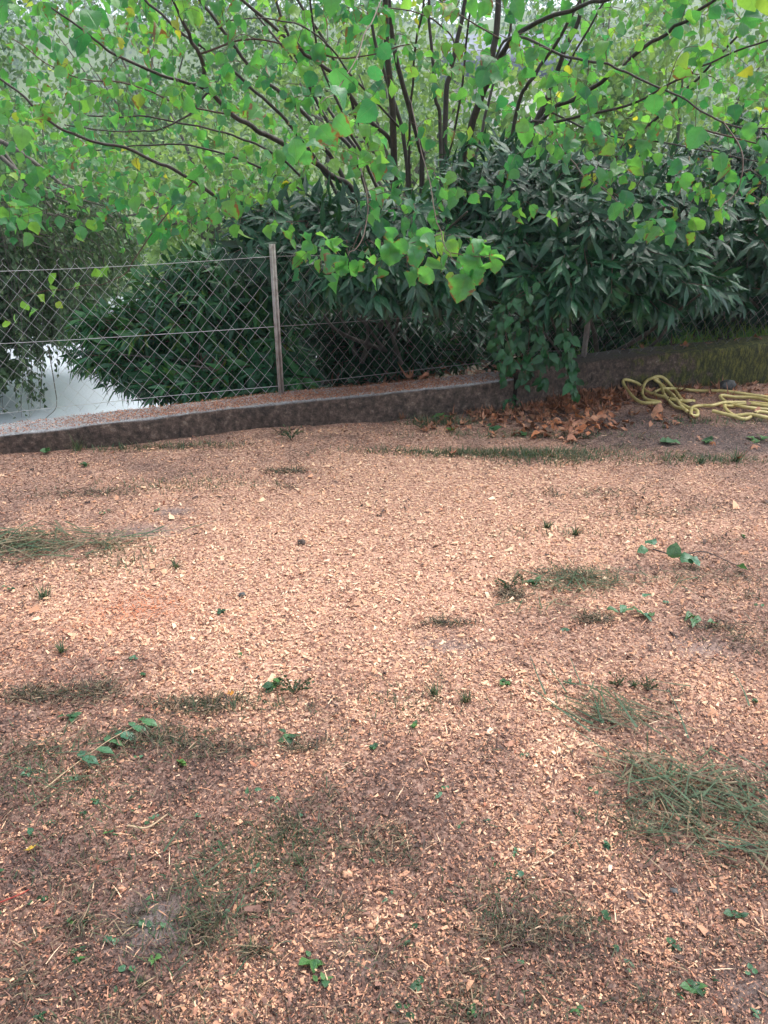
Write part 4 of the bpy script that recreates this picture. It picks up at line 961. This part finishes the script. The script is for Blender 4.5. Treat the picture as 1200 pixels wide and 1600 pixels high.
# ------------------------------------------------------------------ garden hose
hp = [(1215, 697), (1100, 685), (960, 668), (840, 652), (720, 648), (640, 652), (590, 660), (640, 650), (690, 690), (735, 742), (765, 775), (745, 765), (700, 742), (650, 690), (622, 630), (602, 592), (575, 596), (540, 625), (526, 668), (550, 708), (620, 728),
      (530, 720), (480, 695), (440, 660), (423, 612), (440, 606), (500, 630), (560, 662), (640, 692), (720, 716), (800, 710), (780, 722), (740, 716), (735, 700), (690, 640), (640, 596), (603, 582), (590, 600), (640, 640), (700, 700), (765, 752), (815, 775), (820, 790), (788, 790), (795, 758), (840, 742), (900, 748), (960, 738), (1060, 725), (1150, 738), (1215, 752),
      (1290, 770), (1215, 812), (1100, 802), (1020, 795), (972, 775), (965, 757), (1000, 745), (1100, 742), (1250, 770), (1215, 765), (1120, 764), (1050, 756), (985, 728), (945, 700), (955, 692), (1020, 693), (1120, 702), (1215, 736), (1300, 790), (1215, 790), (1140, 790), (1080, 812), (1000, 800), (900, 780)]
HP = []
for q, (cx_, cy_) in enumerate(hp):
    px, py = 850+cx_/3.43, 420+cy_/3.43; g = G(px, py, .012); lim = float(wallY(g.x))-.035
    if g.y > lim:
        for _ in range(3):
            p = at(px, py, lim); lim = float(wallY(p.x))-.035
        g = p
    z_ = float(gz(np.array([g.x]), np.array([g.y]))[0])
    g.z = max(g.z, .012)+z_+.004+.007*(q % 3); HP.append(g)
m = MB(); tube(m, smooth_path(HP, 9), .0112, .0112, 10)
tag(m.build('garden_hose', HOSE), 'dull yellow garden hose lying in loose coils against the mossy wall', 'hose')

# ------------------------------------------------------------------ dead leaves
def maple(cur, seed):
    r = np.random.default_rng(seed); pts = []; nl = 5
    for q in range(2*nl+1):
        a = -math.pi*.10+(math.pi*1.2)*q/(2*nl); rad = (.5 if q % 2 == 1 else .27)*(1+.25*r.normal())*(1.1 if q == 5 else 1)
        pts.append((math.cos(a)*rad, math.sin(a)*rad+.1, 0))
    pts = np.array(pts); ctr = np.array([[0, .02, 0]]); mid = pts*.5
    V = np.vstack([ctr, mid, pts]); rr = (V[:, 0]**2+V[:, 1]**2)
    V[:, 2] = cur*rr*1.4+r.normal(0, .035, len(V))+.25*cur*V[:, 0]
    k = len(pts); Fq = [(0, 1+a, 2+a) for a in range(k-1)]; F4 = [(1+a, 1+k+a, 2+k+a, 2+a) for a in range(k-1)]
    F3 = Fq+[(a, b, c) for a, b, c, d in F4]+[(a, c, d) for a, b, c, d in F4]
    return V, np.array(F3), np.stack([V[:, 0]+.5, V[:, 1]*.9+.3, V[:, 2]*0], 1)
MAP = [maple(c, s) for s, c in enumerate((.5, .9, -.4, 1.3, -.9, .7))]
OV = [leaf_t('ovate', 4, .5, .5, .3), leaf_t('ovate', 4, .8, -.3, -.4), leaf_t('lance', 4, .7, .4, .6), leaf_t('round', 4, .6, .5, .4)]
dead_meshes = {}
def dead_mesh(shape, ti):
    k = (shape, ti)
    if k not in dead_meshes:
        tv, tf, tl = (MAP+OV)[shape]; b = MB(); b.add(tv, tf, (ti/8, rng.random(), rng.random()), tl); dead_meshes[k] = b.mesh('dead_leaf', DEAD)
    return dead_meshes[k]
def dead_leaf(x, y, z, s, label, group=None, shape=None, ti=None, tilt=.4, name='dead_leaf', me=None):
    shape = int(rng.integers(0, 10)) if shape is None else shape; ti = int(rng.choice([0, 1, 2, 3, 4, 4, 5, 5, 6, 7])) if ti is None else ti
    o = bpy.data.objects.new(name, me or dead_mesh(shape, ti)); col.objects.link(o)
    o.location = (x, y, z); o.rotation_euler = (rng.normal(0, tilt), rng.normal(0, tilt), rng.uniform(0, 6.28)); o.scale = (s, s, s)
    return tag(o, label, 'leaf', group)
n = 0
while n < 250:
    px = rng.normal(895, 68) if n < 175 else rng.uniform(650, 1180); py = rng.uniform(612, 700)
    g = G(px, py); lim = float(wallY(g.x))
    top = np.interp(px, [650, 800, 880, 960, 1190], [655, 668, 694, 672, 650]) if n < 175 else np.interp(px, [650, 800, 1190], [668, 685, 665])
    if g.y > lim-.03 or py > top: continue
    n += 1; wh = 'at the foot of the wall left of the climber' if px < 765 else 'on the ground under the hanging climber' if px < 870 else 'in the thick drift between the climber and the hose' if px < 985 else 'lying around the coils of the yellow hose'
    dead_leaf(g.x, g.y, gz(g.x, g.y)+.008+.022*rng.random(), rng.uniform(.045, .085)*(1 if n < 175 else .85), 'curled brown dead leaf '+wh, 'dead leaves '+wh, tilt=.4, shape=int(rng.choice([0, 1, 2, 4, 6, 6, 7, 7, 8, 9, 9])))
mb = MB(); n = 900; x = np.concatenate([rng.normal(1.35, .32, 520), rng.uniform(.2, 3.6, 380)]); y = wallY(x)-.02-np.abs(rng.normal(0, .17, n))
sx = rng.uniform(.03, .07, n)
for q, (tv, tf, tl) in enumerate(MAP[:4]):
    k = slice(q, n, 4); nk = len(x[k]); mb.inst(tv, tf, tl, quat_tilt(nk, .5)*sx[k][:, None, None], np.stack([x[k], y[k], gz(x[k], y[k])+.008], 1), np.stack([rng.uniform(0, .75, nk), rng.random(nk), rng.random(nk)], 1))
mb.build('leaf_litter', DEAD, kind='stuff')['label'] = 'broken brown leaf litter at the foot of the walls'
SING = [  # single leaves one can point to
 (1062, 865, .10, 'green', 'dark green leaf standing up on a broken twig right of the sawdust'), (704, 712, .06, 3, 'flat tan leaf on the thin grass strip below the walls'),
 (1115, 695, .05, 6, 'bright orange leaf on the dark soil below the hose'), (1090, 690, .05, 4, 'pinkish leaf beside the green weed below the hose'), (1180, 700, .07, 3, 'brown leaf on the dark soil at the right edge'),
 (1035, 655, .08, 6, 'orange leaf lying under the near hose loop'), (958, 667, .06, 6, 'small orange leaf in front of the leaf drift'), (985, 615, .09, 6, 'rust orange leaf at the left tip of the hose'),
 (1195, 620, .10, 6, 'large orange leaf beside the hose at the right edge'), (935, 618, .08, 6, 'rust red leaf on top of the leaf drift by the wall'), (1040, 668, .06, 6, 'orange leaf right below the hose crossing'), (1150, 722, .05, 2, 'brown leaf beside the right weed tuft')]
for px, py, s, ti, lb in SING:
    if ti == 'green': continue
    g = G(px, py); y = min(g.y, float(wallY(g.x))-.05); dead_leaf(g.x, y, gz(g.x, y)+.02, s, lb, ti=ti, shape=int(rng.integers(0, 6)), tilt=.3)
for px, py, lb in ((600, 598, 'tan dead leaf on the wall top below the laurel'), (640, 592, 'second brown dead leaf on the wall top right of the first'), (655, 596, 'curled brown leaf nearest the wall edge below the laurel'), (755, 577, 'pale dead leaf on the wall top beside the climber'), (690, 580, 'dull dead leaf on the wall top between the other leaves')):
    g = G(px, py, .19); dead_leaf(g.x, g.y, wallZ(g.x)+.016, .085, lb, ti=3, tilt=.25)
for px, py in ((1010, 552), (1050, 547), (1070, 549), (1100, 540), (1075, 553), (1140, 536), (1160, 533), (1180, 531), (985, 556), (1125, 543)):
    g = G(px, py, .24); y = float(wallY(g.x))+rng.uniform(.04, .2); dead_leaf(g.x, y, float(wallZ(g.x))+.016, .07, 'dead leaf lying on top of the mossy wall', 'dead leaves on the mossy wall', tilt=.3)

# yellow leaves, petals
YM = [MAP[0], MAP[2]]
for (px, py, s, ti, lb) in ((42, 1325, .035, 0., 'yellow leaf scrap lying at the lower left edge'), (363, 1088, .026, .9, 'orange yellow petal-like leaf on the wood chips left of centre')):
    tv, tf, tl = MAP[0]; b = MB(); b.add(tv, tf, (ti, .5, .5), tl); g = G(px, py); dead_leaf(g.x, g.y, gz(g.x, g.y)+.01, s, lb, me=b.mesh('yellow_leaf', YEL), name='yellow_leaf', tilt=.2)

# ------------------------------------------------------------------ sprigs and twigs on the ground
def mesh_of(t, tint, mat, name='leaflet'):
    b = MB(); b.add(t[0], t[1], tint, t[2]); return b.mesh(name, mat)
GREENLEAF = leaf_mat('fallen_green_leaf', [(0, (.045, .15, .09)), (.5, (.06, .17, .07)), (1, (.06, .15, .06))], [(0, (.06, .2, .08)), (1, (.12, .28, .05))], trans=.2, rough=.3, spec=.6)
def place(root, me, name, loc, d, n, s):
    o = bpy.data.objects.new(name, me); col.objects.link(o); o.parent = root
    Mx = frames(np.array([d], float), np.array([n], float))[0]*s
    o.matrix_basis = Matrix.Translation(Vector(loc)-root.location) @ Matrix(Mx.tolist()).to_4x4(); return o
# compound leaf, lower left
A, B = G(118, 1195), G(225, 1128); e = empty('leaf_sprig', A, 'blue-green compound leaf sprig with oval leaflets lying on the chips', 'sprig')
for q in (A, B): q.z = gz(q.x, q.y)+.012
m = MB(); tube(m, smooth_path([G(70, 1232, .01), A, (A+B)/2+Vector((0, 0, .01)), B], 6), .0019, .0010, 5); m.build('stalk', STRAW, e)
lf = [mesh_of(leaf_t('ovate', 7, .3, .4, .4), (t, .1, .5), GREENLEAF) for t in (.1, .3, .6)]
dv = (B-A); sd_ = Vector((dv.y, -dv.x, 0)).normalized()
for k in range(6):
    p = A.lerp(B, .12+.17*k+rng.uniform(-.04, .04))
    for sg in (1, -1):
        if sg == -1 and k in (1,): continue
        place(e, lf[k % 3], 'leaflet', p+Vector((0, 0, .006)), np.array(sd_*sg*1.0+dv.normalized()*rng.uniform(.1, .9))+np.array([0, 0, rng.uniform(-.05, .3)]), (rng.normal(0, .2), rng.normal(0, .2), 1), .052 if sg == 1 else .036)
# broken twig with broad leaves, right
e = empty('broken_twig', G(1060, 868), 'broken hazel twig with curled dark green leaves on the right of the sawdust', 'twig')
m = MB(); tube(m, smooth_path([G(1020, 858, .02), G(1060, 868, .025), G(1100, 862, .02), G(1152, 884, .008)], 6), .0035, .002, 5); m.build('stem', BARK, e)
for px, py, s, d, nn, t in ((1022, 852, .07, (-.2, .6, .15), (0, -.2, 1), .1), (1012, 858, .06, (-1, -.2, 0), (0, -.3, 1), .4), (1050, 872, .085, (.2, .1, 1), (-.3, -1, .1), .9), (1062, 872, .08, (.5, -.3, .1), (0, -.5, .8), .3), (1078, 872, .07, (.3, -.6, .05), (0, .1, 1), .1), (1150, 884, .06, (.8, -.2, 0), (0, .5, .6), .6)):
    place(e, mesh_of(leaf_t('round', 8, .3, .3, .2, .04), (t, .8, .5), GREENLEAF, 'leaf'), 'leaf', G(px, py, .022), d, nn, s*.78)
e = empty('leaf_sprig', G(990, 955), 'small green leafy sprig lying below the pile of dry grass on the right', 'sprig')
m = MB(); tube(m, smooth_path([G(940, 955, .01), G(985, 948, .015), G(1020, 962, .01)], 6), .0016, .001, 5); m.build('stem', TWIG, e)
for px, py in ((948, 950), (972, 957), (985, 948), (995, 955), (1005, 958), (1018, 963), (1003, 932), (975, 945)):
    place(e, mesh_of(leaf_t('ovate', 5, .3, .3, .2), (rng.random(), .2, .5), GREENLEAF, 'leaf'), 'leaf', G(px, py, .018), (rng.normal(), rng.normal(), .1), (rng.normal(0, .3), rng.normal(0, .3), 1), .045)
e = empty('leaf_sprig', G(1090, 968), 'shrivelled grey-green sprig on a thin curved twig at the right', 'sprig')
m = MB(); tube(m, smooth_path([G(1045, 950, .01), G(1060, 945, .02), G(1085, 965, .015), G(1110, 975, .01)], 6), .0018, .001, 5); m.build('stem', TWIG, e)
for px, py in ((1075, 965), (1085, 968), (1095, 965), (1105, 972), (1080, 958)):
    place(e, mesh_of(leaf_t('ovate', 5, .5, .5, .6), (.9, .6, .5), GREENLEAF, 'leaf'), 'leaf', G(px, py, .015), (rng.normal(), rng.normal(), .1), (rng.normal(0, .3), rng.normal(0, .3), 1), .045)

def twig(pts, r, label, mat=TWIG, name='twig', cat='twig'):
    m = MB(); P = [G(px, py, .006+.006*(k % 2)) for k, (px, py) in enumerate(pts)]; tube(m, smooth_path(P, 6), r, r*.6, 5)
    tag(m.build(name, mat), label, cat)
twig([(1115, 962), (1140, 975), (1165, 985)], .002, 'thin dark curved twig near the right edge of the sawdust')
twig([(222, 1028), (240, 1035), (255, 1045)], .0018, 'short dark twig left of the bright sawdust')
twig([(408, 1165), (409, 1130), (410, 1100)], .0013, 'thin upright dry stalk left of centre')
twig([(0, 1410), (30, 1398), (45, 1390)], .0018, 'dark red stalk at the lower left edge', simple('red_stalk', (.28, .03, .02), (.40, .06, .04), 30, .5), 'red_stalk', 'stalk')
twig([(1000, 1330), (1030, 1355), (1060, 1385)], .0012, 'long pale straw stalk at the lower right', STRAW, 'straw', 'straw')
twig([(200, 1290), (230, 1293), (262, 1272)], .003, 'tan bark strip curled at the lower left', STRAW, 'bark_strip', 'bark')
twig([(820, 1360), (870, 1330), (905, 1300)], .0012, 'thin straw between the leaf scrap and the right grass pile', STRAW, 'straw', 'straw')
twig([(0, 880+140), (15, 1012), (40, 1018)], .002, 'short brown twig at the left edge', TWIG)
twig([(350, 1135), (330, 1120), (300, 1112)], .0015, 'thin brown twig in the dark patch left of centre', TWIG)

# ------------------------------------------------------------------ piles of long cut grass
def strip(L, wd, bend, seg=5):
    v = []; 
    for k in range(seg+1):
        s = k/seg; x = math.sin(s*bend)*L/max(abs(bend), .01)*.0+bend*L*s*s*.5; z = .012*math.sin(s*3.1)
        ww = wd*(1-s*.75)
        v += [(x-ww/2, s*L, z), (x+ww/2, s*L, z+.0008)]
    f = [(2*k, 2*k+1, 2*k+3, 2*k+2) for k in range(seg)]
    return np.array(v), np.array(f), np.array([(q % 2, q//2/seg, 0) for q in range(len(v))], float)
STR = [strip(1, w_, b) for w_, b in ((.042, .3), (.028, -.4), (.055, .15), (.032, .7), (.045, -.15))]
blade_mesh = {}
def bl_mesh(s, t):
    if (s, t) not in blade_mesh: blade_mesh[(s, t)] = mesh_of(STR[s], (t/6, .3, .5), GRASS, 'grass_blade')
    return blade_mesh[(s, t)]
def pile(px, py, sx, sy, npart, nrest, L, ang, aspread, label, name='cut_grass_pile', tl=(0, 5)):
    c = G(px, py); e = empty(name, (c.x, c.y, 0), label, 'cut grass')
    def pos(n):
        kk = rng.integers(0, 6, n); cx6 = rng.normal(0, sx*.55, 6); cy6 = rng.normal(0, sy*.55, 6); x = c.x+cx6[kk]+rng.normal(0, sx*.34, n); y = c.y+cy6[kk]+rng.normal(0, sy*.34, n); a = ang+rng.normal(0, aspread*.6, 6)[kk]+rng.normal(0, aspread*.7, n)+math.pi*(rng.random(n) < .35)
        return x, y, np.stack([np.cos(a), np.sin(a), rng.normal(.02, .09, n)], 1)
    x, y, d = pos(npart)
    for q in range(npart):
        l = L*rng.uniform(.6, 1.3); place(e, bl_mesh(int(rng.integers(0, 5)), int(rng.integers(*tl))), 'grass_blade', (x[q]-d[q][0]*l/2, y[q]-d[q][1]*l/2, gz(x[q], y[q])+.012+.022*rng.random()), d[q], (rng.normal(0, .4), rng.normal(0, .4), 1), l)
    x, y, d = pos(nrest); b = MB(); l = L*rng.uniform(.4, 1.1, nrest); T = np.stack([x-d[:, 0]*l/2, y-d[:, 1]*l/2, gz(x, y)+.006+.018*rng.random(nrest)], 1)
    for q in range(5):
        k = slice(q, nrest, 5); nk = len(x[k]); b.inst(*STR[q], frames(d[k], np.stack([rng.normal(0, .5, nk), rng.normal(0, .4, nk), np.ones(nk)], 1))*l[k][:, None, None], T[k], np.stack([rng.uniform(0, 1., nk), rng.random(nk), rng.random(nk)], 1))
    b.build('cut_blades', GRASS, e, kind='stuff')
pile(45, 850, .34, .14, 46, 300, .18, .1, .9, 'tangled pile of long cut grass at the left edge', tl=(1, 6))
pile(150, 850, .16, .07, 10, 40, .12, .2, .5, 'loose green grass strands right of the left pile')
pile(925, 912, .22, .11, 34, 170, .12, .2, 1.1, 'flattened tuft of dry grass right of the sawdust', tl=(2, 6))
pile(965, 1115, .13, .055, 30, 80, .12, -.75, .5, 'bundle of cut grass blades fanning out at the right', tl=(0, 4))
pile(1090, 1210, .20, .10, 50, 170, .12, -.4, 1.3, 'large loose heap of cut grass at the right edge', tl=(0, 5))
pile(1170, 1290, .12, .09, 40, 130, .12, -.9, .9, 'heap of cut grass nearest the right edge, below the larger one', tl=(0, 4))
pile(1030, 1300, .09, .04, 14, 30, .07, .1, .6, 'small scatter of green blades below the right grass heap', tl=(0, 3))
pile(60, 1190, .16, .10, 20, 40, .08, .4, .7, 'thin scatter of green grass at the lower left edge', tl=(0, 4))
pile(360, 1400, .12, .10, 20, 60, .06, .9, .6, 'matted grass in the lower left of the picture', tl=(0, 4))
def blade(a, b, bend, wd, label, t=1):
    A, B = G(*a), G(*b); d = B-A; l = d.length
    m = MB(); tv, tf, tl = strip(1, wd/l, bend, 8); Mx = frames(np.array([[d.x, d.y, .03]]), np.array([[.1, -.2, 1.]]))*l
    m.inst(tv, tf, tl, Mx, np.array([[A.x, A.y, gz(A.x, A.y)+.014]]), np.array([[t/6, .3, .5]])); tag(m.build('grass_blade', GRASS), label, 'grass blade')
blade((922, 1147), (812, 1085), .12, .007, 'longest green grass blade right of centre, pointing left')
blade((852, 1090), (822, 1040), .1, .006, 'short green blade above the longest blade, standing steeply', 0)
blade((885, 1085), (845, 1045), .1, .005, 'thin green blade between the steep blade and the bundle', 1)
blade((908, 1075), (885, 1040), .1, .005, 'thin blade just above the bundle of cut grass', 1)
blade((950, 1180), (885, 1145), -.2, .005, 'faded blade lying below the longest grass blade', 2)
blade((1075, 1155), (1045, 1090), -.1, .006, 'blue-green blade right of the bundle of cut grass', 0)
blade((1170, 1105), (1148, 1058), -.3, .006, 'curved pale green blade near the right edge', 1)
blade((1070, 1250), (1070, 1220), .2, .006, 'short bright green blade standing in the right heap', 1)
blade((257, 1338), (295, 1298), .1, .005, 'single green blade at the lower left of the picture', 1)
blade((1150, 1275), (1195, 1265), .2, .008, 'broad pale green blade on the right heap', 1)

# ------------------------------------------------------------------ weeds
WT = [leaf_t('ovate', 4, .2, .35, .1), leaf_t('round', 4, .2, .3, .1)]
WEED = leaf_mat('weed_leaf', [(0, (.015, .065, .03)), (.6, (.04, .13, .05)), (1, (.09, .22, .05))], [(0, (.05, .16, .04)), (1, (.2, .38, .05))], trans=.25, rough=.4)
def weed(px, py, s, kind, label, group=None, mat=None):
    g = G(px, py); g.y = min(g.y, float(wallY(g.x))-.03); g.z = float(gz(g.x, g.y)); s = s*(1.35 if kind == 'feathery' else 1.); e = empty('weed', g, label, 'weed', group)
    if kind == 'grass':
        m = MB(); n = 34; x = g.x+rng.normal(0, s*.12, n); y = g.y+rng.normal(0, s*.08, n); grass_at(m, x, y, np.full(n, g.z), s*.5, s*1.1, .0026*(1+.2*g.y), .6, 0, .7); m.build('blades', GRASS, e, kind='stuff')
    elif kind == 'leafy':
        n = int(rng.integers(5, 9)); me = [mesh_of(WT[int(rng.integers(0, 2))], (rng.random(), .2, .5), mat or WEED, 'leaf') for _ in range(2)]
        for q in range(n):
            a = rng.uniform(0, 6.28); place(e, me[q % 2], 'leaf', (g.x+rng.normal(0, s*.15), g.y+rng.normal(0, s*.12), g.z+.005+s*.25*rng.random()), (math.cos(a), math.sin(a), rng.uniform(0, .8)), (rng.normal(0, .3), rng.normal(0, .3), 1), s*rng.uniform(.45, .75))
    else:  # feathery stalks
        m = MB(); b = MB()
        for q in range(13):
            a = rng.uniform(0, 6.28); p1 = np.array([g.x+math.cos(a)*s*.6, g.y+math.sin(a)*s*.35, g.z+s*rng.uniform(.25, .75)]); p0 = np.array(g)
            path = smooth_path([p0, (p0+p1)/2+np.array([0, 0, s*.1]), p1], 5); tube(m, path, .0009, .0005, 3)
            k = 14; id_ = rng.uniform(2, len(path)-1, k); P = np.stack([np.interp(id_, np.arange(len(path)), path[:, c]) for c in range(3)], 1)
            b.inst(LT, LF, QL, frames(rng.normal(0, 1, (k, 3))+np.array([0, 0, .5]), rng.normal(0, 1, (k, 3)))*(s*.13*rng.uniform(.5, 1.2, (k, 1, 1))), P, np.stack([rng.uniform(0, .7, k), rng.random(k), rng.random(k)], 1))
        m.build('stalks', TWIG, e, kind='stuff'); b.build('leaves', GRASS, e, kind='stuff')
    return e
WD = [(455, 690, .10, 'feathery', 'feathery grey-green weed at the foot of the wall below the fence post'), (135, 690, .13, 'grass', 'grass tuft against the foot of the wall at the left'),
 (78, 708, .06, 'leafy', 'bright mossy green plant beside the wall at the far left'), (132, 728, .04, 'leafy', 'small dark green rosette below the left grass tuft'), (690, 655, .09, 'leafy', 'green leafy weed among dead leaves left of the climber'),
 (660, 672, .07, 'feathery', 'low feathery weed at the wall foot left of the climber'), (770, 672, .08, 'leafy', 'green weed in front of the dead leaves under the climber'), (820, 680, .08, 'leafy', 'green weed between the dead leaves and the thin grass'), (703, 675, .06, 'leafy', 'lime green seedling beside the brown leaves at the wall foot'),
 (1048, 695, .09, 'leafy', 'green leafy weed on the dark soil below the hose'), (1105, 693, .07, 'leafy', 'green weed right of the pink leaf below the hose'), (1185, 688, .09, 'leafy', 'green weed at the right edge below the hose'), (1092, 725, .08, 'grass', 'yellow-green grass tuft on the dark soil at the right'), (1150, 722, .10, 'grass', 'grey-green grass tuft nearest the right edge'),
 (855, 822, .05, 'grass', 'small grass tuft at the right rim of the sawdust'), (900, 832, .06, 'grass', 'second small grass tuft at the right rim of the sawdust'), (795, 920, .07, 'feathery', 'dark bushy weed in the middle right of the sawdust'), (830, 912, .05, 'leafy', 'small leafy weed beside the dark bushy weed'),
 (460, 1085, .08, 'feathery', 'dark feathery weed left of centre in the sawdust'), (430, 1075, .05, 'leafy', 'small leafy weed touching the dark feathery weed'), (452, 1155, .05, 'leafy', 'green weed with a white stalk below the feathery weed'), (678, 1088, .05, 'grass', 'green tuft right of centre in the sawdust'), (650, 1137, .03, 'leafy', 'dark green seedling in the centre of the ground'),
 (728, 1100, .045, 'grass', 'thin green tuft between the centre and the long grass blades'), (788, 1070, .03, 'leafy', 'small seedling above the longest grass blade'), (585, 1175, .025, 'leafy', 'tiny green seedling just below the centre'), (965, 1070, .05, 'feathery', 'bare branching weed above the bundle of cut grass'), (1012, 1075, .05, 'feathery', 'second bare weed stalk above the bundle of cut grass'),
 (70, 935, .07, 'grass', 'sparse upright grass at the left in the sawdust'), (97, 1020, .05, 'grass', 'single upright grass tuft at the left edge of the sawdust'), (275, 890, .05, 'grass', 'sparse tuft left of the bright sawdust'), (345, 960, .03, 'leafy', 'tiny dark weed left of the bright sawdust'),
 (110, 1118, .04, 'leafy', 'pair of dark green leaves above the compound sprig'), (280, 1190, .03, 'leafy', 'small blue-green leaves right of the compound sprig'), (170, 1300, .02, 'leafy', 'bright green leaf at the lower left'), (240, 1500-0, .022, 'leafy', 'small green weed in the lower left corner region'), (120, 1500, .022, 'leafy', 'small yellowish green weed near the lower left corner'),
 (490, 1500, .035, 'leafy', 'cluster of green leaves at the bottom left of centre'), (505, 1535, .03, 'leafy', 'green leaves just below the cluster at the bottom'), (470, 1350, .035, 'grass', 'grass tuft with a pale leaf at lower centre left'), (635, 1475, .018, 'leafy', 'single small green leaf at the bottom centre'), (900, 1580, .02, 'leafy', 'tiny green leaf near the bottom edge right of centre'),
 (1050, 1475, .022, 'leafy', 'bright green leaf standing at the lower right'), (1085, 1545, .035, 'leafy', 'blue-green leaves near the bottom right corner'), (1150, 1430, .03, 'leafy', 'green leaves below the right grass heap'), (740, 1580, .022, 'leafy', 'tiny green weed at the bottom edge'), (110, 1440, .022, 'leafy', 'small grey-green weed at the lower left'), (220, 1540, .025, 'grass', 'grass tuft near the bottom left'), (60, 1590, .02, 'leafy', 'green leaf in the bottom left corner'),
 (990, 1068, .03, 'grass', 'thin tuft between the two bare weeds'), (375, 1025, .02, 'leafy', 'tiny bright green speck of leaf in the sawdust')]
for a in WD: weed(*a)
n = 0
while n < 70:
    px, py = rng.uniform(0, 1200), 720+880*rng.random()**.8; g = G(px, py); f, _ = fields(np.array([g.x]), np.array([g.y]))
    if rng.random() < f[0]*1.1: continue
    n += 1; wh = ('on the wood chips ' + ('near the left grass patches' if px < 420 else 'near the right grass heaps' if px > 850 else 'in the middle of the yard')) if py > 1050 else 'on the sawdust nearer the wall'
    s = .006+.009*rng.random()+.003*g.y
    b = MB(); k = int(rng.integers(2, 5)); d = np.stack([rng.normal(0, 1, k), rng.normal(0, 1, k), np.abs(rng.normal(.2, .3, k))], 1)
    b.inst(*WT[n % 2], frames(d, np.tile([0., 0, 1], (k, 1))+rng.normal(0, .3, (k, 3)))*s, np.array([[g.x, g.y, float(gz(g.x, g.y))+.006]]*k)+rng.normal(0, s*.3, (k, 3))*np.array([1, 1, .2]), np.stack([rng.uniform(0, .6, k), rng.random(k), rng.random(k)], 1))
    tag(b.build('green_leaf_scrap', GREENLEAF if n % 3 else WEED), 'tiny green leaf scrap '+wh, 'leaf scrap', 'green leaf scraps '+wh)

# ------------------------------------------------------------------ stones, cones, big chips
def lump(px, py, s, flat, mat, name, cat, label, seed):
    g = G(px, py); g.y = min(g.y, float(wallY(g.x))-.04); r = np.random.default_rng(seed); nu, nv = 9, 6; V = []
    for a in range(nv+1):
        th = math.pi*a/nv
        for b in range(nu):
            ph = 2*math.pi*b/nu; k = 1+.22*r.normal()*(0 < a < nv); V.append((s*k*math.sin(th)*math.cos(ph), s*.8*k*math.sin(th)*math.sin(ph), s*flat*math.cos(th)))
    f = [(a*nu+b, (a+1)*nu+b, (a+1)*nu+(b+1) % nu, a*nu+(b+1) % nu) for a in range(nv) for b in range(nu)]
    m = MB(); m.add(np.array(V)+np.array([g.x, g.y, float(gz(g.x, g.y))+s*flat*.5]), f); tag(m.build(name, mat, smooth=False), label, cat)
lump(472, 853, .018, .8, CONE, 'pine_cone', 'cone', 'small dark cone on the bright sawdust left of centre', 1)
lump(379, 931, .014, .7, STONE, 'dark_clod', 'clod', 'small dark grey clod left of the bright sawdust', 2)
lump(1135, 607, .055, .9, STONE, 'dark_stone', 'stone', 'dark grey stone leaning on the mossy wall behind the hose', 3)
lump(543, 1368, .014, .5, RUBBLE, 'orange_stone', 'stone', 'round pale orange stone at the lower centre', 4)
lump(690, 1560+18, .010, .5, RUBBLE, 'orange_stone', 'stone', 'small orange stone near the bottom edge', 6)
lump(518, 1094, .012, .4, BARK, 'bark_piece', 'bark', 'small dark red-brown bark piece in the centre of the sawdust', 7)
lump(578, 1447, .010, .5, RUBBLE, 'orange_stone', 'stone', 'small reddish orange stone below the round pale one', 8)
lump(1053, 1390, .012, .5, STONE, 'dark_clod', 'clod', 'dark clod at the end of the pale straw stalk', 9)
lump(857, 1333, .013, .3, simple('cream_wood', (.60, .45, .28), (.78, .62, .42), 60, .7), 'large_wood_chip', 'wood chip', 'long cream wood chip right of the lower centre', 10)
lump(190, 1388+0, .01, .5, RUBBLE, 'orange_stone', 'stone', 'small pale stone in the lower left', 11)

# ------------------------------------------------------------------ haze
m = MB(); box(m, (-300, -8, -1.9), (300, 300, 90))
hm = bpy.data.materials.new('haze_air'); hm.use_nodes = True; nt = hm.node_tree; nt.nodes.clear(); out = nt.nodes.new('ShaderNodeOutputMaterial')
pv = nt.nodes.new('ShaderNodeVolumePrincipled'); pv.inputs['Color'].default_value = (.80, .90, 1, 1); pv.inputs['Density'].default_value = .0011; pv.inputs['Anisotropy'].default_value = .2
nt.links.new(pv.outputs[0], out.inputs['Volume'])
o = m.build('haze', hm, smooth=False, kind='stuff')
